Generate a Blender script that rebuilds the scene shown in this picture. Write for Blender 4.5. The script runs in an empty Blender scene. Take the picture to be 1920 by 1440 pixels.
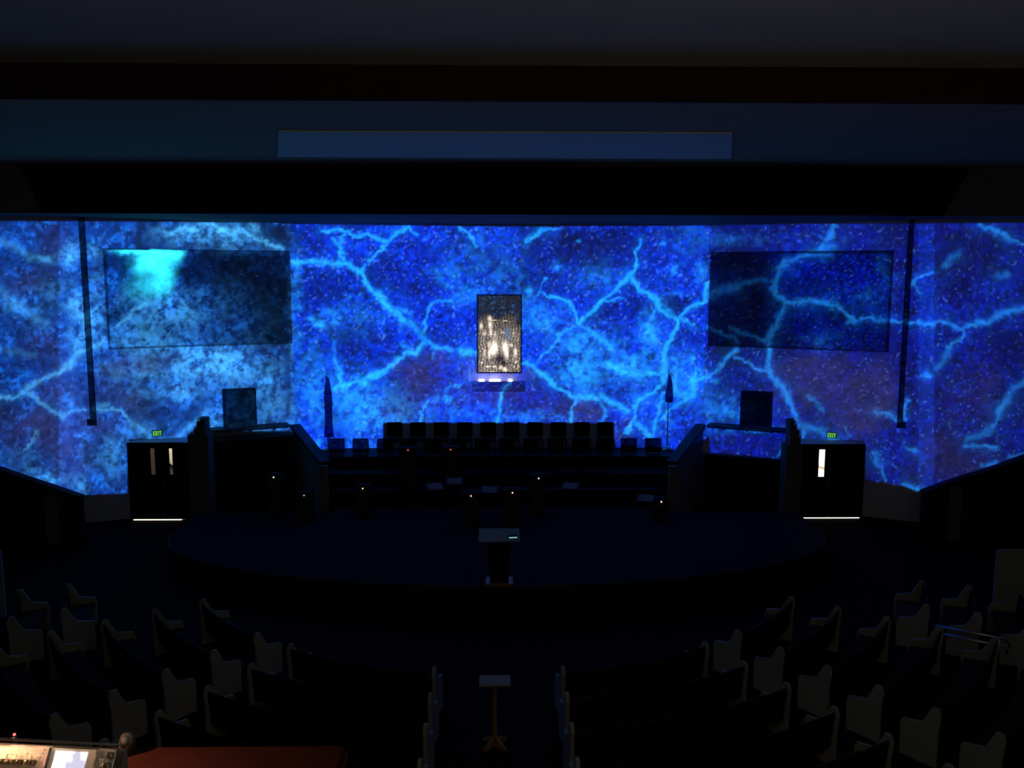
import bpy, bmesh, math, random
import numpy as np
from mathutils import Vector, Matrix
random.seed(7)
C = bpy.context.scene.collection
S = bpy.context.scene

# ------------------------------------------------------------------ camera
H = 7.35
F = 1600.0
PITCH, YAW, ROLL = math.radians(7.2), math.radians(0.90), math.radians(0.10)
RM = Matrix.Rotation(-YAW, 3, 'Z') @ Matrix.Rotation(math.pi/2-PITCH, 3, 'X') @ Matrix.Rotation(ROLL, 3, 'Z')
CAM = Vector((0, 0, H))
cd = bpy.data.cameras.new('camera'); cam = bpy.data.objects.new('camera', cd); C.objects.link(cam)
cam.matrix_world = Matrix.Translation(CAM) @ RM.to_4x4()
cd.sensor_width = 36; cd.lens = F/1920*36; cd.clip_start = .05; cd.clip_end = 200
S.camera = cam

def ray(px, py): return RM @ Vector(((px-960)/F, (720-py)/F, -1))
def at_y(px, py, Y):
    d = ray(px, py); return CAM + d*(Y/d.y)
def at_z(px, py, Z):
    d = ray(px, py); return CAM + d*((Z-H)/d.z)

# ------------------------------------------------------------------ room plan
YC = 27.6
XL = at_y(545, 500, YC).x; XR = at_y(1331, 500, YC).x
PLAN = [(-17.5, 24.3), (-12.85, 24.75), (XL, YC), (XR, YC), (12.85, 24.75), (17.5, 24.3)]
SEG = {'outer_left': (0, 1), 'left': (1, 2), 'front': (2, 3), 'right': (3, 4), 'outer_right': (4, 5)}
CUSTOM = {'door_left': ((-13, 25.35), (-8, 25.35)), 'door_right': ((8, 25.35), (13, 25.35))}
def seg_frame(name):
    if name in CUSTOM:
        a, b = (Vector((*p, 0)) for p in CUSTOM[name]); return a, Vector((1, 0, 0)), Vector((0, -1, 0)), (b-a).length
    a = Vector((*PLAN[SEG[name][0]], 0)); b = Vector((*PLAN[SEG[name][1]], 0))
    u = (b-a).normalized(); n = Vector((u.y, -u.x, 0))   # n points into the hall
    return a, u, n, (b-a).length
def on_wall(name, px, py, off=0.0):
    a, u, n, L = seg_frame(name); d = ray(px, py)
    t = ((a+n*off)-CAM).dot(n)/d.dot(n); p = CAM+d*t
    return (p-a).dot(u), p.z

# ------------------------------------------------------------------ materials
def mat(name, col, rough=.6, metal=0., emis=None, es=0., noise=None, bump=0., spec=.5, trans=0.):
    m = bpy.data.materials.new(name); m.use_nodes = True
    nt = m.node_tree; b = nt.nodes['Principled BSDF']
    b.inputs['Base Color'].default_value = (*col, 1); b.inputs['Roughness'].default_value = rough
    b.inputs['Metallic'].default_value = metal; b.inputs['Specular IOR Level'].default_value = spec
    b.inputs['Transmission Weight'].default_value = trans
    if emis: b.inputs['Emission Color'].default_value = (*emis, 1); b.inputs['Emission Strength'].default_value = es
    if noise:
        sc, amt = noise
        tc = nt.nodes.new('ShaderNodeTexCoord'); n = nt.nodes.new('ShaderNodeTexNoise')
        n.inputs['Scale'].default_value = sc; n.inputs['Detail'].default_value = 4
        nt.links.new(tc.outputs['Object'], n.inputs['Vector'])
        mr = nt.nodes.new('ShaderNodeMapRange'); mr.inputs['To Min'].default_value = 1-amt; mr.inputs['To Max'].default_value = 1+amt
        nt.links.new(n.outputs['Fac'], mr.inputs['Value'])
        mx = nt.nodes.new('ShaderNodeVectorMath'); mx.operation = 'SCALE'; mx.inputs[0].default_value = col
        nt.links.new(mr.outputs['Result'], mx.inputs['Scale']); nt.links.new(mx.outputs['Vector'], b.inputs['Base Color'])
        if bump:
            bp = nt.nodes.new('ShaderNodeBump'); bp.inputs['Strength'].default_value = bump; bp.inputs['Distance'].default_value = .01
            nt.links.new(n.outputs['Fac'], bp.inputs['Height']); nt.links.new(bp.outputs['Normal'], b.inputs['Normal'])
    return m
def emat(name, col, s):
    m = bpy.data.materials.new(name); m.use_nodes = True; nt = m.node_tree; nt.nodes.clear()
    e = nt.nodes.new('ShaderNodeEmission'); o = nt.nodes.new('ShaderNodeOutputMaterial')
    e.inputs[0].default_value = (*col, 1); e.inputs[1].default_value = s
    nt.links.new(e.outputs[0], o.inputs[0]); return m
def woodmat(name, c0, c1, rough=.45):
    m = mat(name, c0, rough); nt = m.node_tree; b = nt.nodes['Principled BSDF']
    tc = nt.nodes.new('ShaderNodeTexCoord'); mp = nt.nodes.new('ShaderNodeMapping'); mp.inputs['Scale'].default_value = (12, 12, 1.2)
    n = nt.nodes.new('ShaderNodeTexNoise'); n.inputs['Scale'].default_value = 2; n.inputs['Detail'].default_value = 6
    r = nt.nodes.new('ShaderNodeValToRGB'); r.color_ramp.elements[0].color = (*c0, 1); r.color_ramp.elements[1].color = (*c1, 1)
    r.color_ramp.elements[0].position = .35; r.color_ramp.elements[1].position = .7
    nt.links.new(tc.outputs['Object'], mp.inputs[0]); nt.links.new(mp.outputs[0], n.inputs['Vector'])
    nt.links.new(n.outputs['Fac'], r.inputs[0]); nt.links.new(r.outputs[0], b.inputs['Base Color']); return m

WALL_ALB = .72
M = dict(
    wall=mat('painted_plaster', (WALL_ALB,)*3, .9, noise=(3, .03), bump=.1, spec=.1),
    ceil=mat('ceiling_paint', (.54, .50, .36), .9, noise=(1.2, .08), spec=.1),
    ceilmid=mat('middle_ceiling_paint', (.50, .40, .22), .9, noise=(1.0, .08), spec=.1),
    ceilpale=mat('pale_panel', (.92, .90, .60), .8, spec=.1),
    beam=mat('shaded_beam_brown', (.045, .018, .014), .8, noise=(2, .2), spec=.1),  # brown darkened to hold the shade on the camera-facing beam faces
    soffit=mat('grey_soffit', (.20, .17, .15), .9, noise=(2, .1), spec=.1),
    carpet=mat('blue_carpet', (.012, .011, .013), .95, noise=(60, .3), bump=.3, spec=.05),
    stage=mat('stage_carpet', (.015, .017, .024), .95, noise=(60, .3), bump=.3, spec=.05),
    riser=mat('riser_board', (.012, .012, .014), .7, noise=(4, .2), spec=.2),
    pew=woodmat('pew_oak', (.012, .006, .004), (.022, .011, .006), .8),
    pewend=mat('pew_end_paint', (.26, .27, .23), .7, noise=(6, .1)),
    cushion=mat('pew_cushion', (.02, .008, .010), .95, noise=(30, .2)),
    darkwood=woodmat('door_walnut', (.010, .006, .004), (.018, .010, .007)),
    black=mat('black_fabric', (.012, .012, .014), .9, noise=(25, .3), bump=.2, spec=.1),
    greyfab=mat('charcoal_chair_fabric', (.03, .035, .035), .9, noise=(25, .3), spec=.1),
    blackmetal=mat('black_metal', (.01, .01, .012), .4, .6),
    grille=mat('panel_cloth', (.22, .22, .22), .9, noise=(14, .06), bump=.2, spec=.05),
    grilled=mat('panel_cloth_dark', (.13, .13, .13), .9, noise=(14, .06), bump=.2, spec=.05),
    speaker=mat('speaker_cloth', (.05, .055, .05), .85, noise=(20, .2), spec=.1),
    stone=mat('pillar_plaster', (.17, .15, .12), .85, noise=(8, .15), spec=.1),
    partition=mat('partition_dark', (.03, .03, .035), .8, noise=(5, .2), spec=.1),
    wing=mat('wing_paint', (.22, .20, .17), .85, noise=(6, .1), spec=.1),
    coping=mat('coping_dark', (.025, .025, .025), .6, spec=.2),
    conduit=mat('conduit_paint', (.07, .065, .06), .7, spec=.2),
    chrome=mat('chrome', (.8, .8, .82), .18, 1.0),
    flag=mat('flag_cloth', (.03, .03, .09), .9, noise=(9, .6), spec=.1),
    pole=mat('flag_pole_wood', (.12, .08, .04), .4),
    gold=mat('brass', (.7, .5, .2), .3, 1.0),
    glass=mat('clear_acrylic', (.75, .95, .92), .06, 0, trans=.6, spec=.8),
    oak=woodmat('lectern_oak', (.22, .12, .05), (.34, .2, .09)),
    paper=mat('paper', (.25, .25, .24), .8),
    deskwood=woodmat('desk_cherry', (.012, .0018, .001), (.018, .003, .0018), .9),
    console=mat('console_panel', (.80, .66, .56), .5, noise=(30, .05)),
    consoledark=mat('console_dark', (.03, .028, .027), .45),
    knob=mat('knob_plastic', (.06, .045, .02), .4),
    strip=mat('label_strip', (.9, .88, .75), .7),
    bronze=mat('window_frame_bronze', (.03, .028, .025), .5, .4),
    extpane=mat('dim_glass', (.02, .018, .016), .1),
    metergrey=mat('console_meter_grey', (.30, .28, .25), .5),
    ledge=mat('ledge_paint', (.30, .27, .33), .8),
    led=emat('led_amber', (1, .45, .2), 6), ledr=emat('led_red', (1, .06, .05), 5), ledw=emat('led_white', (1, .9, .8), 4),
    white=emat('corridor_light', (1, .88, .7), 3.0),
    green=emat('exit_green', (.28, .95, .14), .8), greend=emat('exit_backlight', (.02, .16, .05), .6),
)

M['deskwood'].node_tree.nodes['Principled BSDF'].inputs['Specular IOR Level'].default_value = .08
M['pew'].node_tree.nodes['Principled BSDF'].inputs['Specular IOR Level'].default_value = .15

# ------------------------------------------------------------------ mesh helpers
def obj(name, bm, m, parent=None, smooth=False):
    me = bpy.data.meshes.new(name); bmesh.ops.recalc_face_normals(bm, faces=bm.faces); bm.to_mesh(me); bm.free()
    me.materials.append(m)
    if smooth:
        for p in me.polygons: p.use_smooth = True
    o = bpy.data.objects.new(name, me); C.objects.link(o)
    if parent: o.parent = parent
    return o
def tag(o, label=None, cat=None, group=None, kind=None):
    if label: o['label'] = label
    if cat: o['category'] = cat
    if group: o['group'] = group
    if kind: o['kind'] = kind
    return o
def thing(name, loc=(0, 0, 0), rz=0., label=None, cat=None, group=None):
    o = bpy.data.objects.new(name, None); C.objects.link(o); o.location = loc; o.rotation_euler = (0, 0, rz)
    return tag(o, label, cat, group)
def box(bm, x0, x1, y0, y1, z0, z1, T=None, bev=0.):
    v = [bm.verts.new(p) for p in ((x0,y0,z0),(x1,y0,z0),(x1,y1,z0),(x0,y1,z0),(x0,y0,z1),(x1,y0,z1),(x1,y1,z1),(x0,y1,z1))]
    f = [bm.faces.new([v[i] for i in q]) for q in ((0,3,2,1),(4,5,6,7),(0,1,5,4),(1,2,6,5),(2,3,7,6),(3,0,4,7))]
    if bev:
        es = list({e for g in f for e in g.edges})
        r = bmesh.ops.bevel(bm, geom=es, offset=bev, segments=2, affect='EDGES'); v = list({w for g in r['faces'] for w in g.verts} | {w for w in v if w.is_valid})
    if T is not None: bmesh.ops.transform(bm, matrix=T, verts=v)
    return bm
def bx(*a, **k): return box(bmesh.new(), *a, **k)
def prism(bm, pts, z0, z1):
    lo = [bm.verts.new((x, y, z0)) for x, y in pts]; hi = [bm.verts.new((x, y, z1)) for x, y in pts]
    n = len(pts); bm.faces.new(lo[::-1]); bm.faces.new(hi)
    for i in range(n): bm.faces.new((lo[i], lo[(i+1) % n], hi[(i+1) % n], hi[i]))
    return bm
def hexa(bm, lo, hi):           # two matching rings of 3-D points
    a = [bm.verts.new(p) for p in lo]; b = [bm.verts.new(p) for p in hi]; n = len(lo)
    bm.faces.new(a[::-1]); bm.faces.new(b)
    for i in range(n): bm.faces.new((a[i], a[(i+1) % n], b[(i+1) % n], b[i]))
    return bm
def lathe(bm, prof, cx=0, cy=0, n=16):
    rings = []
    for r, z in prof:
        rings.append([bm.verts.new((cx+r*math.cos(2*math.pi*i/n), cy+r*math.sin(2*math.pi*i/n), z)) for i in range(n)])
    for a, b in zip(rings, rings[1:]):
        for i in range(n): bm.faces.new((a[i], a[(i+1) % n], b[(i+1) % n], b[i]))
    bm.faces.new(rings[0][::-1]); bm.faces.new(rings[-1]); return bm
def tube(bm, pts, r, n=8):
    pts = [Vector(p) for p in pts]; rings = []
    for i, p in enumerate(pts):
        d = (pts[min(i+1, len(pts)-1)]-pts[max(i-1, 0)]).normalized()
        a = d.cross(Vector((0, 0, 1)) if abs(d.z) < .9 else Vector((1, 0, 0))).normalized(); b = d.cross(a)
        rings.append([bm.verts.new(p+a*(r*math.cos(2*math.pi*k/n))+b*(r*math.sin(2*math.pi*k/n))) for k in range(n)])
    for a, b in zip(rings, rings[1:]):
        for i in range(n): bm.faces.new((a[i], a[(i+1) % n], b[(i+1) % n], b[i]))
    bm.faces.new(rings[0][::-1]); bm.faces.new(rings[-1]); return bm
def copy_tree(o, parent=None):
    c = o.copy(); C.objects.link(c); c.parent = parent
    for ch in list(o.children): copy_tree(ch, c)
    return c
def struct(name, bm, m, parent=None):
    o = obj(name, bm, m, parent)
    if not parent: o['kind'] = 'structure'
    return o
def wall_T(name, off=0.):       # local x along the wall, y out of the wall into the hall, z up
    a, u, n, L = seg_frame(name)
    return Matrix(((u.x, n.x, 0, a.x+n.x*off), (u.y, n.y, 0, a.y+n.y*off), (0, 0, 1, 0), (0, 0, 0, 1)))
def wall_thing(name, seg, u, z, **k):
    T = wall_T(seg); p = T @ Vector((u, 0, z)); a, uu, n, L = seg_frame(seg)
    o = thing(name, p, math.atan2(uu.y, uu.x), **k)
    return o      # children: local x along wall, local -y is into the hall

# ------------------------------------------------------------------ shell
ZT = at_y(940, 402, 23.4).z            # underside of the front beam
ZC1 = at_y(940, 311, 23.4).z           # middle ceiling
Yb2 = (CAM + ray(940, 190)*((ZC1-H)/ray(940, 190).z)).y
ZC2 = at_y(940, 123, Yb2).z            # upper ceiling
ZW = ZC2 + .1
XO = 17.5
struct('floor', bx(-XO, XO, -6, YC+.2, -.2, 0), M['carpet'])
for nm in SEG:
    a, u, n, L = seg_frame(nm)
    w = {'front': 'wall_front', 'left': 'wall_left', 'right': 'wall_right', 'outer_left': 'wall_outer_left', 'outer_right': 'wall_outer_right'}[nm]
    box_bm = bmesh.new()
    i, j = SEG[nm]; (xa, ya), (xb, yb) = PLAN[i], PLAN[j]
    prism(box_bm, [(xa, ya), (xb, yb), (xb, yb+.3), (xa, ya+.3)], -.2, ZW)
    struct(w, box_bm, M['wall'])
struct('wall_side_left', bx(-XO-.3, -XO, -6, 24.6, -.2, ZW), M['ceil'])
struct('wall_side_right', bx(XO, XO+.3, -6, 24.6, -.2, ZW), M['ceil'])
struct('wall_rear', bx(-XO-.3, XO+.3, -6.3, -6, -.2, ZW), M['ceil'])
struct('ceiling', bx(-XO-.3, XO+.3, -6.3, YC+.4, ZC2, ZC2+.2), M['ceil'])
# middle ceiling drop from the second beam to the front beam
struct('trim_1', bx(-XO, XO, Yb2+.05, 23.45, ZC1, ZC2), M['ceilmid'])
struct('trim_2', bx(-XO, XO, Yb2-.02, Yb2+.05, ZC1, ZC2), M['beam'])
# front beam: face coloured as shaded, grey underside, outer ends coloured as lit
xb1 = at_y(90, 350, 23.4).x; xb2 = at_y(1795, 350, 23.4).x
b = bmesh.new(); prism(b, [(-XO, 23.5), (XO, 23.5), (XO, 24.25), (12.8, 24.7), (XR, YC-.05), (XL, YC-.05), (-12.8, 24.7), (-XO, 24.25)], ZT, ZC2-.01)
struct('trim_3', b, M['soffit'])
def face_poly(px_pts, y0, y1):
    lo = [at_y(px, py, y0) for px, py in px_pts]; return hexa(bmesh.new(), lo, [p+Vector((0, y1-y0, 0)) for p in lo])
b = bmesh.new()
pL = [(-12.75, ZC1), (-12.2, ZT)]; pR = [(12.75, ZC1), (12.1, ZT)]
hexa(b, [(pL[0][0], 23.4, ZC1), (pL[1][0], 23.4, ZT), (pR[1][0], 23.4, ZT), (pR[0][0], 23.4, ZC1)],
        [(pL[0][0], 23.5, ZC1), (pL[1][0], 23.5, ZT), (pR[1][0], 23.5, ZT), (pR[0][0], 23.5, ZC1)])
struct('trim_4', b, M['beam'])
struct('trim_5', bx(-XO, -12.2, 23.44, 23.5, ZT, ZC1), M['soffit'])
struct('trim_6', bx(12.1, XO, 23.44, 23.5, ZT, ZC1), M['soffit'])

# pale tapered board under the middle ceiling, lighter in colour than it
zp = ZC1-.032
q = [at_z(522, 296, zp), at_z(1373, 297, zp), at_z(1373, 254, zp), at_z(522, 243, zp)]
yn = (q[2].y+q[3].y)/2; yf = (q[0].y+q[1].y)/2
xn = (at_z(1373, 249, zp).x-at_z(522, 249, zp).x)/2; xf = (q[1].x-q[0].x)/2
t = thing('ceiling_panel', ((q[0].x+q[1].x)/2, yf, zp), label='long pale tapered panel under the middle ceiling', cat='ceiling panel')
b = bmesh.new(); prism(b, [(-xf, 0), (xf, 0), (xn, yn-yf), (-xn, yn-yf)], 0, .03); obj('panel_board', b, M['ceilpale'], t)

# stage and choir risers
def arc_pts(xc, yc, rx, ry, a0, a1, n=28):
    return [(xc+rx*math.cos(math.radians(a0+(a1-a0)*i/n)), yc+ry*math.sin(math.radians(a0+(a1-a0)*i/n))) for i in range(n+1)]
STZ = .6
fl = at_z(930, 1098, STZ).y
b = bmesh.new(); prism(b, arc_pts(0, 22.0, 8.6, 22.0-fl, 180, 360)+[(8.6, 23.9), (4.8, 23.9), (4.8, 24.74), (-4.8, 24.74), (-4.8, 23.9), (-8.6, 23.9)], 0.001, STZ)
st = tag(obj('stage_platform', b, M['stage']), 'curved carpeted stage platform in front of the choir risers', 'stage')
b = bmesh.new(); prism(b, [(p[0]*1.003, 22+(p[1]-22)*1.003) for p in arc_pts(0, 22.0, 8.6, 22.0-fl, 180, 360)] +
                       [p for p in arc_pts(0, 22.0, 8.6, 22.0-fl, 180, 360)][::-1], STZ-.09, STZ+.004)
obj('stage_nosing', b, M['coping'], st)
RZ = [1.05, 1.4, 1.75]; RY = [24.75, 25.35, 26.2, YC-.02]
for k in range(3):
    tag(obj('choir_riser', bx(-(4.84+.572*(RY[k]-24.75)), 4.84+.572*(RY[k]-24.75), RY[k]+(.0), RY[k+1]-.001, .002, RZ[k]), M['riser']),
        ['lowest dark choir riser step at the back of the stage', 'middle dark choir riser step under the lower chair row',
         'top dark choir riser step against the glowing wall'][k], 'riser', 'choir risers')

# ------------------------------------------------------------------ doors
def double_door(n, seg, pxl, pxr, pyt, lab, panes, gaps):
    u0, zt = on_wall(seg, pxl, pyt); u1, _ = on_wall(seg, pxr, pyt)
    uc = (u0+u1)/2; w = u1-u0; hh = zt
    o = wall_thing('door_%d' % n, seg, uc, 0); o['kind'] = 'structure'; o['label'] = lab
    b = bmesh.new(); fw = .07
    box(b, -w/2, -w/2+fw, -.10, -.002, 0, hh); box(b, w/2-fw, w/2, -.10, -.002, 0, hh); box(b, -w/2+fw, w/2-fw, -.10, -.002, hh-fw, hh)
    obj('door_frame', b, M['darkwood'], o)
    hw = w/2-fw
    b = bmesh.new(); prism(b, [(-w/2, 0), (w/2, 0), (w/2, .02+(1.25 if n == 1 else .55)), (-w/2, .02+(.55 if n == 1 else 1.25))], .001, hh); obj('door_surround', b, M['wall'], o)
    for s, (pane_px, pm) in zip((-1, 1), panes):
        x0, x1 = (-hw, -.006) if s < 0 else (.006, hw)
        pu0 = on_wall(seg, pane_px[0], 860)[0]-uc; pu1 = on_wall(seg, pane_px[1], 860)[0]-uc
        z1 = on_wall(seg, pane_px[0], pane_px[2])[1]; z0 = on_wall(seg, pane_px[0], pane_px[3])[1]
        pu0 = max(pu0, x0+.05); pu1 = min(pu1, x1-.05)
        b = bmesh.new()
        for X0, X1, Z0, Z1 in ((x0, pu0, .03, hh-fw-.01), (pu1, x1, .03, hh-fw-.01), (pu0, pu1, .03, z0), (pu0, pu1, z1, hh-fw-.01)):
            box(b, X0, X1, -.07, -.025, Z0, Z1)
        lf = obj('door_leaf', b, M['darkwood'], o)
        obj('door_pane', bx(pu0+.001, pu1-.001, -.055, -.05, z0+.001, z1-.001), pm, lf)
        hx = x1-.1 if s < 0 else x0+.1
        b = bmesh.new(); tube(b, [(hx, -.075, .95), (hx, -.12, .97), (hx, -.12, 1.2), (hx, -.075, 1.22)], .01)
        obj('door_handle', b, M['chrome'], lf, True)
        b = bmesh.new(); box(b, x0+.1, x1-.1, -.078, -.0705, .05, .25); obj('kick_plate', b, M['blackmetal'], lf)
    g0 = on_wall(seg, gaps[0], 961)[0]-uc; g1 = on_wall(seg, gaps[1], 961)[0]-uc
    g = obj('door_gap', bx(g0, g1, -.066, -.03, .004, .029), M['white'], o); g['label'] = 'corridor light showing under the doors'
    return o
def pane_mat(name, col, s, band):
    m = emat(name, col, s); nt = m.node_tree; e = nt.nodes['Emission']
    tc = nt.nodes.new('ShaderNodeTexCoord'); sp = nt.nodes.new('ShaderNodeSeparateXYZ'); nt.links.new(tc.outputs['Generated'], sp.inputs[0])
    a = nt.nodes.new('ShaderNodeMath'); a.operation = 'MULTIPLY_ADD'; a.inputs[1].default_value = -.12; nt.links.new(sp.outputs['X'], a.inputs[0]); 
    a2 = nt.nodes.new('ShaderNodeMath'); a2.operation = 'ADD'; nt.links.new(sp.outputs['Z'], a2.inputs[0]); nt.links.new(sp.outputs['X'], a.inputs[0]); a.inputs[2].default_value = .05
    a2i = nt.nodes.new('ShaderNodeMath'); a2i.operation = 'MULTIPLY'; a2i.inputs[1].default_value = .08; nt.links.new(sp.outputs['X'], a2i.inputs[0])
    nt.links.new(a2i.outputs[0], a2.inputs[1])
    r = nt.nodes.new('ShaderNodeValToRGB'); r.color_ramp.interpolation = 'LINEAR'
    els = r.color_ramp.elements
    els[0].position = 0; els[0].color = (*band[0][1], 1); els[1].position = 1; els[1].color = (*band[-1][1], 1)
    for p, c in band[1:-1]:
        q = els.new(p); q.color = (*c, 1)
    nt.links.new(a2.outputs[0], r.inputs[0]); nt.links.new(r.outputs[0], e.inputs[0]); return m
W_ = (1, .86, .68); G_ = (.35, .26, .18)
PB = pane_mat('lit_pane', W_, 2.2, [(0, W_), (.30, W_), (.335, G_), (.41, G_), (.44, W_), (1, W_)])
PD = pane_mat('dim_pane', G_, .085, [(0, (.5, .3, .2)), (1, (.6, .45, .32))])
PN = pane_mat('half_lit_pane', W_, .9, [(0, (.05, .05, .05)), (.25, (.05, .05, .045)), (.30, (.01, .008, .006)), (.42, (.02, .012, .01)), (.45, (.45, .36, .26)), (1, (.8, .66, .5))])
double_door(1, 'door_left', 240, 363, 829, 'dark double doors at left beneath the exit sign, light leaking under them',
            [((284, 292, 840, 889), PD), ((319, 325, 840, 889), PN)], (250, 341))
double_door(2, 'door_right', 1496, 1621, 832, 'dark double doors at right with one brightly lit narrow pane',
            [((1534, 1545, 842, 893), PB), ((1573, 1583, 842, 893), M['extpane'])], (1497, 1610))

def exit_sign(seg, px, py, lab):
    u, z = on_wall(seg, px, py); t = wall_thing('exit_sign', seg, u, z-.09, label=lab, cat='exit sign', group='exit signs above the doors')
    obj('sign_housing', bx(-.15, .15, -.06, -.002, 0, .19), M['blackmetal'], t)
    obj('sign_face', bx(-.135, .135, -.064, -.0605, .012, .178), M['greend'], t)
    b = bmesh.new(); y0, y1 = -.070, -.0645; zz0, zz1 = .028, .162
    x = -.122; w = .05; s = .017
    box(b, x, x+s, y0, y1, zz0, zz1)
    for k in (zz0, (zz0+zz1)/2-s/2, zz1-s): box(b, x+s, x+w, y0, y1, k, k+s)
    x = -.060; 
    for sg in (1, -1):
        hexa(b, [(x if sg > 0 else x+w-s, y0, zz0), (x+s if sg > 0 else x+w, y0, zz0), (x+w if sg > 0 else x+s, y0, zz1), (x+w-s if sg > 0 else x, y0, zz1)],
                [(x if sg > 0 else x+w-s, y1, zz0), (x+s if sg > 0 else x+w, y1, zz0), (x+w if sg > 0 else x+s, y1, zz1), (x+w-s if sg > 0 else x, y1, zz1)])
    x = .010; box(b, x, x+s, y0, y1, zz0, zz1)
    x = .046; w = .066; box(b, x+w/2-s/2, x+w/2+s/2, y0, y1, zz0, zz1-s); box(b, x, x+w, y0, y1, zz1-s, zz1)
    l = obj('sign_letters', b, M['green'], t); l['label'] = 'EXIT in glowing green letters'
exit_sign('left', 295, 812, 'small glowing green EXIT sign above the left double doors')
exit_sign('right', 1560, 816, 'small glowing green EXIT sign above the right double doors')

# ------------------------------------------------------------------ wall panels, conduits, shelves and speakers
def wall_panel(seg, pts, m, lab):
    us = [on_wall(seg, *p) for p in pts]
    u0 = (us[0][0]+us[3][0])/2; u1 = (us[1][0]+us[2][0])/2; z1 = (us[0][1]+us[1][1])/2; z0 = (us[2][1]+us[3][1])/2
    L = seg_frame(seg)[3]; u0 = max(u0, .02); u1 = min(u1, L-.03)
    t = wall_thing('wall_panel', seg, (u0+u1)/2, z0, label=lab, cat='wall panel', group='cloth panels flanking the front wall')
    w = (u1-u0)/2; h = z1-z0
    obj('panel_cloth', bx(-w+.03, w-.03, -.07, -.002, .03, h-.03), m, t)
    b = bmesh.new()
    for a in ((-w, w, 0, .03), (-w, w, h-.03, h), (-w, -w+.03, .03, h-.03), (w-.03, w, .03, h-.03)): box(b, a[0], a[1], -.085, -.002, a[2], a[3])
    obj('panel_frame', b, m, t)
wall_panel('left', [(194, 466), (544, 470), (549, 643), (202, 655)], M['grille'], 'large cloth wall panel left of the blue front wall, turquoise spot at its corner')
wall_panel('right', [(1329, 472), (1676, 470), (1666, 662), (1322, 646)], M['grilled'], 'large dark cloth wall panel right of the blue front wall')

def conduit(seg, px0, px1, py1, pxb, lab):
    u0, z = on_wall(seg, px0, py1); u1, _ = on_wall(seg, px1, py1)
    uc = (u0+u1)/2; w = (u1-u0)/2
    t = wall_thing('wall_conduit', seg, uc, z, label=lab, cat='conduit', group='dark conduits on the side walls')
    obj('channel', bx(-w, w, -.13, -.002, .16, ZT-z-.002), M['conduit'], t)
    obj('end_box', bx(-w-.09*(pxb < 0), w+.09*(pxb > 0), -.17, -.002, 0, .17), M['coping'], t)
conduit('left', 170, 182, 796, -1, 'long dark vertical conduit on the wall left of the turquoise panel')
conduit('right', 1681, 1692, 800, 1, 'long dark vertical conduit on the wall right of the dark panel')

def shelf_speaker(seg, pxs, pys, spk, m, labs):
    u0, z0 = on_wall(seg, pxs[0], pys[0], .3); u1, z1 = on_wall(seg, pxs[1], pys[1], .3)
    z = (z0+z1)/2
    t = wall_thing('wall_shelf', seg, (u0+u1)/2, z, label=labs[0], cat='shelf', group='wall shelves carrying the loudspeakers')
    w = (u1-u0)/2
    obj('shelf_board', bx(-w, w, -.60, -.002, -.05, 0), M['coping'], t)
    for s in (-.6, 0, .6): obj('bracket', bx(s*w-.02, s*w+.02, -.5, -.002, -.12, -.0505), M['blackmetal'], t)
    a0, zt = on_wall(seg, spk[0], spk[2], .3); a1, _ = on_wall(seg, spk[1], spk[2], .3)
    s = wall_thing('loudspeaker', seg, (a0+a1)/2, z+.001, label=labs[1], cat='loudspeaker', group='loudspeakers on the wall shelves')
    w = (a1-a0)/2; h = zt-z
    obj('cabinet', bx(-w, w, -.42, -.06, 0, h, bev=.012), M['partition'], s)
    obj('grille', bx(-w+.05, w-.05, -.435, -.421, .05, h-.05), m, s)
    obj('badge', bx(-.05, .05, -.438, -.4355, .08, .10), M['blackmetal'], s)
shelf_speaker('left', (392, 541), (804, 795), (418, 479, 731), M['speaker'],
              ('thin dark wall shelf at left under the grey-green loudspeaker', 'box loudspeaker with grey-green grille on the left wall shelf'))
shelf_speaker('right', (1328, 1478), (797, 803), (1390, 1448, 733), M['black'],
              ('thin dark wall shelf at right under the black loudspeaker', 'black box loudspeaker on the right wall shelf'))

# stepped pillars
def pillar(px, steps, lab):
    Y = 24.9
    p = at_z(px, 962, 0); 
    X = at_y(px, 900, Y).x
    t = thing('stepped_pillar', (X, Y, 0), label=lab, cat='pillar', group='stepped pillars beside the doors')
    zprev = 0
    for nm, x0, x1, py in steps:
        a = at_y(x0, py, Y).x-X; c = at_y(x1, py, Y).x-X; z = at_y(px, py, Y).z
        obj(nm, bx(a, c, -.25+zprev*.01, .25-zprev*.01, zprev, z), M['stone'], t); zprev = z
pillar(378, [('shaft', 357, 394, 812), ('collar', 368, 389, 798), ('cap', 374, 388, 783)], 'stepped grey pillar beside the left double doors')
pillar(1483, [('shaft', 1470, 1500, 832), ('collar', 1478, 1497, 806), ('cap', 1478, 1489, 787)], 'stepped grey pillar beside the right double doors')

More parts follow.
